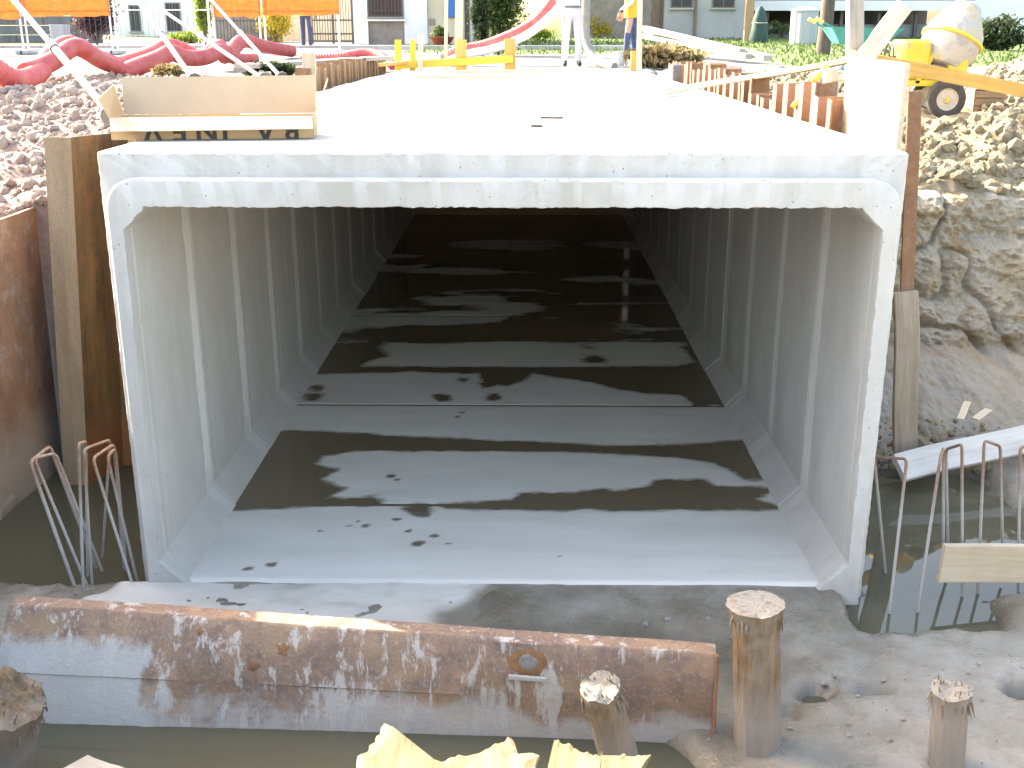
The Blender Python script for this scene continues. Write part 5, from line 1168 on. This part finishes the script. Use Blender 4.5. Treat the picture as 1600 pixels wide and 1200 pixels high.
fence_panel(40, 176, 'fence panel with orange netting in front of the yellow bush', .86)
fence_panel(180, 330, 'open wire fence panel without netting in front of the white house', 0)
fence_panel(334, 409, 'fence panel with a short orange net in front of the narrow gate', .84)
fence_panel(413, 532, 'fence panel with orange netting next to the person in the orange jacket', .88)

# long timbers stacked on the lawn
for k, (u0, v0, u1, v1, wd) in enumerate(((1006, 44, 1200, 90, .20), (1004, 56, 1170, 88, .16), (1010, 50, 1160, 80, .14))):
    board(P(u0, v0, Y=27 + k * .3), P(u1, v1, Y=22 + k * .25), wd, .10, 'wood_grey', ('longest grey timber lying on top of the stack by the grey house', 'grey timber at the front of the stack by the grey house', 'grey timber at the back of the stack by the grey house')[k], 'timber', 'stacked_timber', group='long timbers sloping down the lawn')

# ------------------------------------------------------------------ loose stones, clods, pebbles
def ico_variants(k, sub=1):
    out = []
    for i in range(k):
        bm = bmesh.new(); bmesh.ops.create_icosphere(bm, subdivisions=sub, radius=1)
        for q in bm.verts: q.co *= 1 + .35 * mnoise.noise(q.co * 1.4 + Vector((i * 9, 0, 0)))
        bm.verts.index_update(); out.append((np.array([q.co[:] for q in bm.verts]), np.array([[q.index for q in f.verts] for f in bm.faces]))); bm.free()
    return out
VAR = ico_variants(10)
def scatter(name, m, n, fn, smin, smax, label, seed):
    r = np.random.default_rng(seed); vs = []; fs = []; o = 0
    for _ in range(n):
        p = fn(r)
        if p is None: continue
        V_, F_ = VAR[r.integers(10)]; s = smin + (smax - smin) * r.random() ** 6; sc = s * r.uniform(.6, 1.25, 3); e = Matrix.Rotation(r.uniform(0, 6.28), 3, 'Z') @ Matrix.Rotation(r.uniform(0, 6.28), 3, 'X')
        w_ = (V_ * sc) @ np.array(e).T + np.array([p[0], p[1], p[2] + s * .15]); vs.append(w_); fs.append(F_ + o); o += len(V_)
    me = bpy.data.meshes.new(name); me.from_pydata(np.concatenate(vs).tolist(), [], np.concatenate(fs).tolist()); me.update(); me.materials.append(M[m])
    ob = bpy.data.objects.new(name, me); COL.objects.link(ob); return tag(ob, label, name.replace('_', ' '), kind='stuff')
def onland(x0, x1, y0, y1):
    def f(r):
        x, y = r.uniform(x0, x1), r.uniform(y0, y1); return (x, y, hz(x, y))
    return f
def many(name, m, n, x0, x1, y0, y1, a, b_, label, seed, cond=None):
    r = np.random.default_rng(seed + 50); X = r.uniform(x0, x1, n); Y = r.uniform(y0, y1, n); Zs = terrain(X[None, :], Y[None, :])[0]
    pts = [(x, y, z) for x, y, z in zip(X, Y, Zs) if cond is None or cond(x, y, z)]; it = iter(pts)
    return scatter(name, m, len(pts), lambda rr: next(it), a, b_, label, seed)
many('rubble', 'rub_stone', 26000, -7.5, -2.5, 6.6, 14.5, .006, .06, 'pinkish broken brick and stone rubble covering the left bank', 1, lambda x, y, z: z > 1.2)
many('clay_clods', 'clod', 30000, 2.3, 9.5, 9.6, 18, .007, .085, 'yellowish clay clods covering the right spoil bank', 2, lambda x, y, z: z > 1.2 and not (3.8 < x < 5.0 and 11.6 < y < 12.8))
many('gravel', 'pebble', 1500, -2.6, 4.4, 3.5, 7.3, .004, .022, 'small stones and lumps scattered in the wet mud', 3, lambda x, y, z: -.12 < z < .5 and not (CX0 - .02 < x < CX1 + .02 and y > 5.35))
r = np.random.default_rng(12)
def foot(rr):
    x = rr.uniform(2.35, 4.4); t = rr.random() ** 2; return (x, 7.25 + .5 * t, -.04 + .2 * t)
scatter('fallen_clods', 'clod', 420, foot, .01, .06, 'fallen clay lumps at the foot of the right bank', 8)
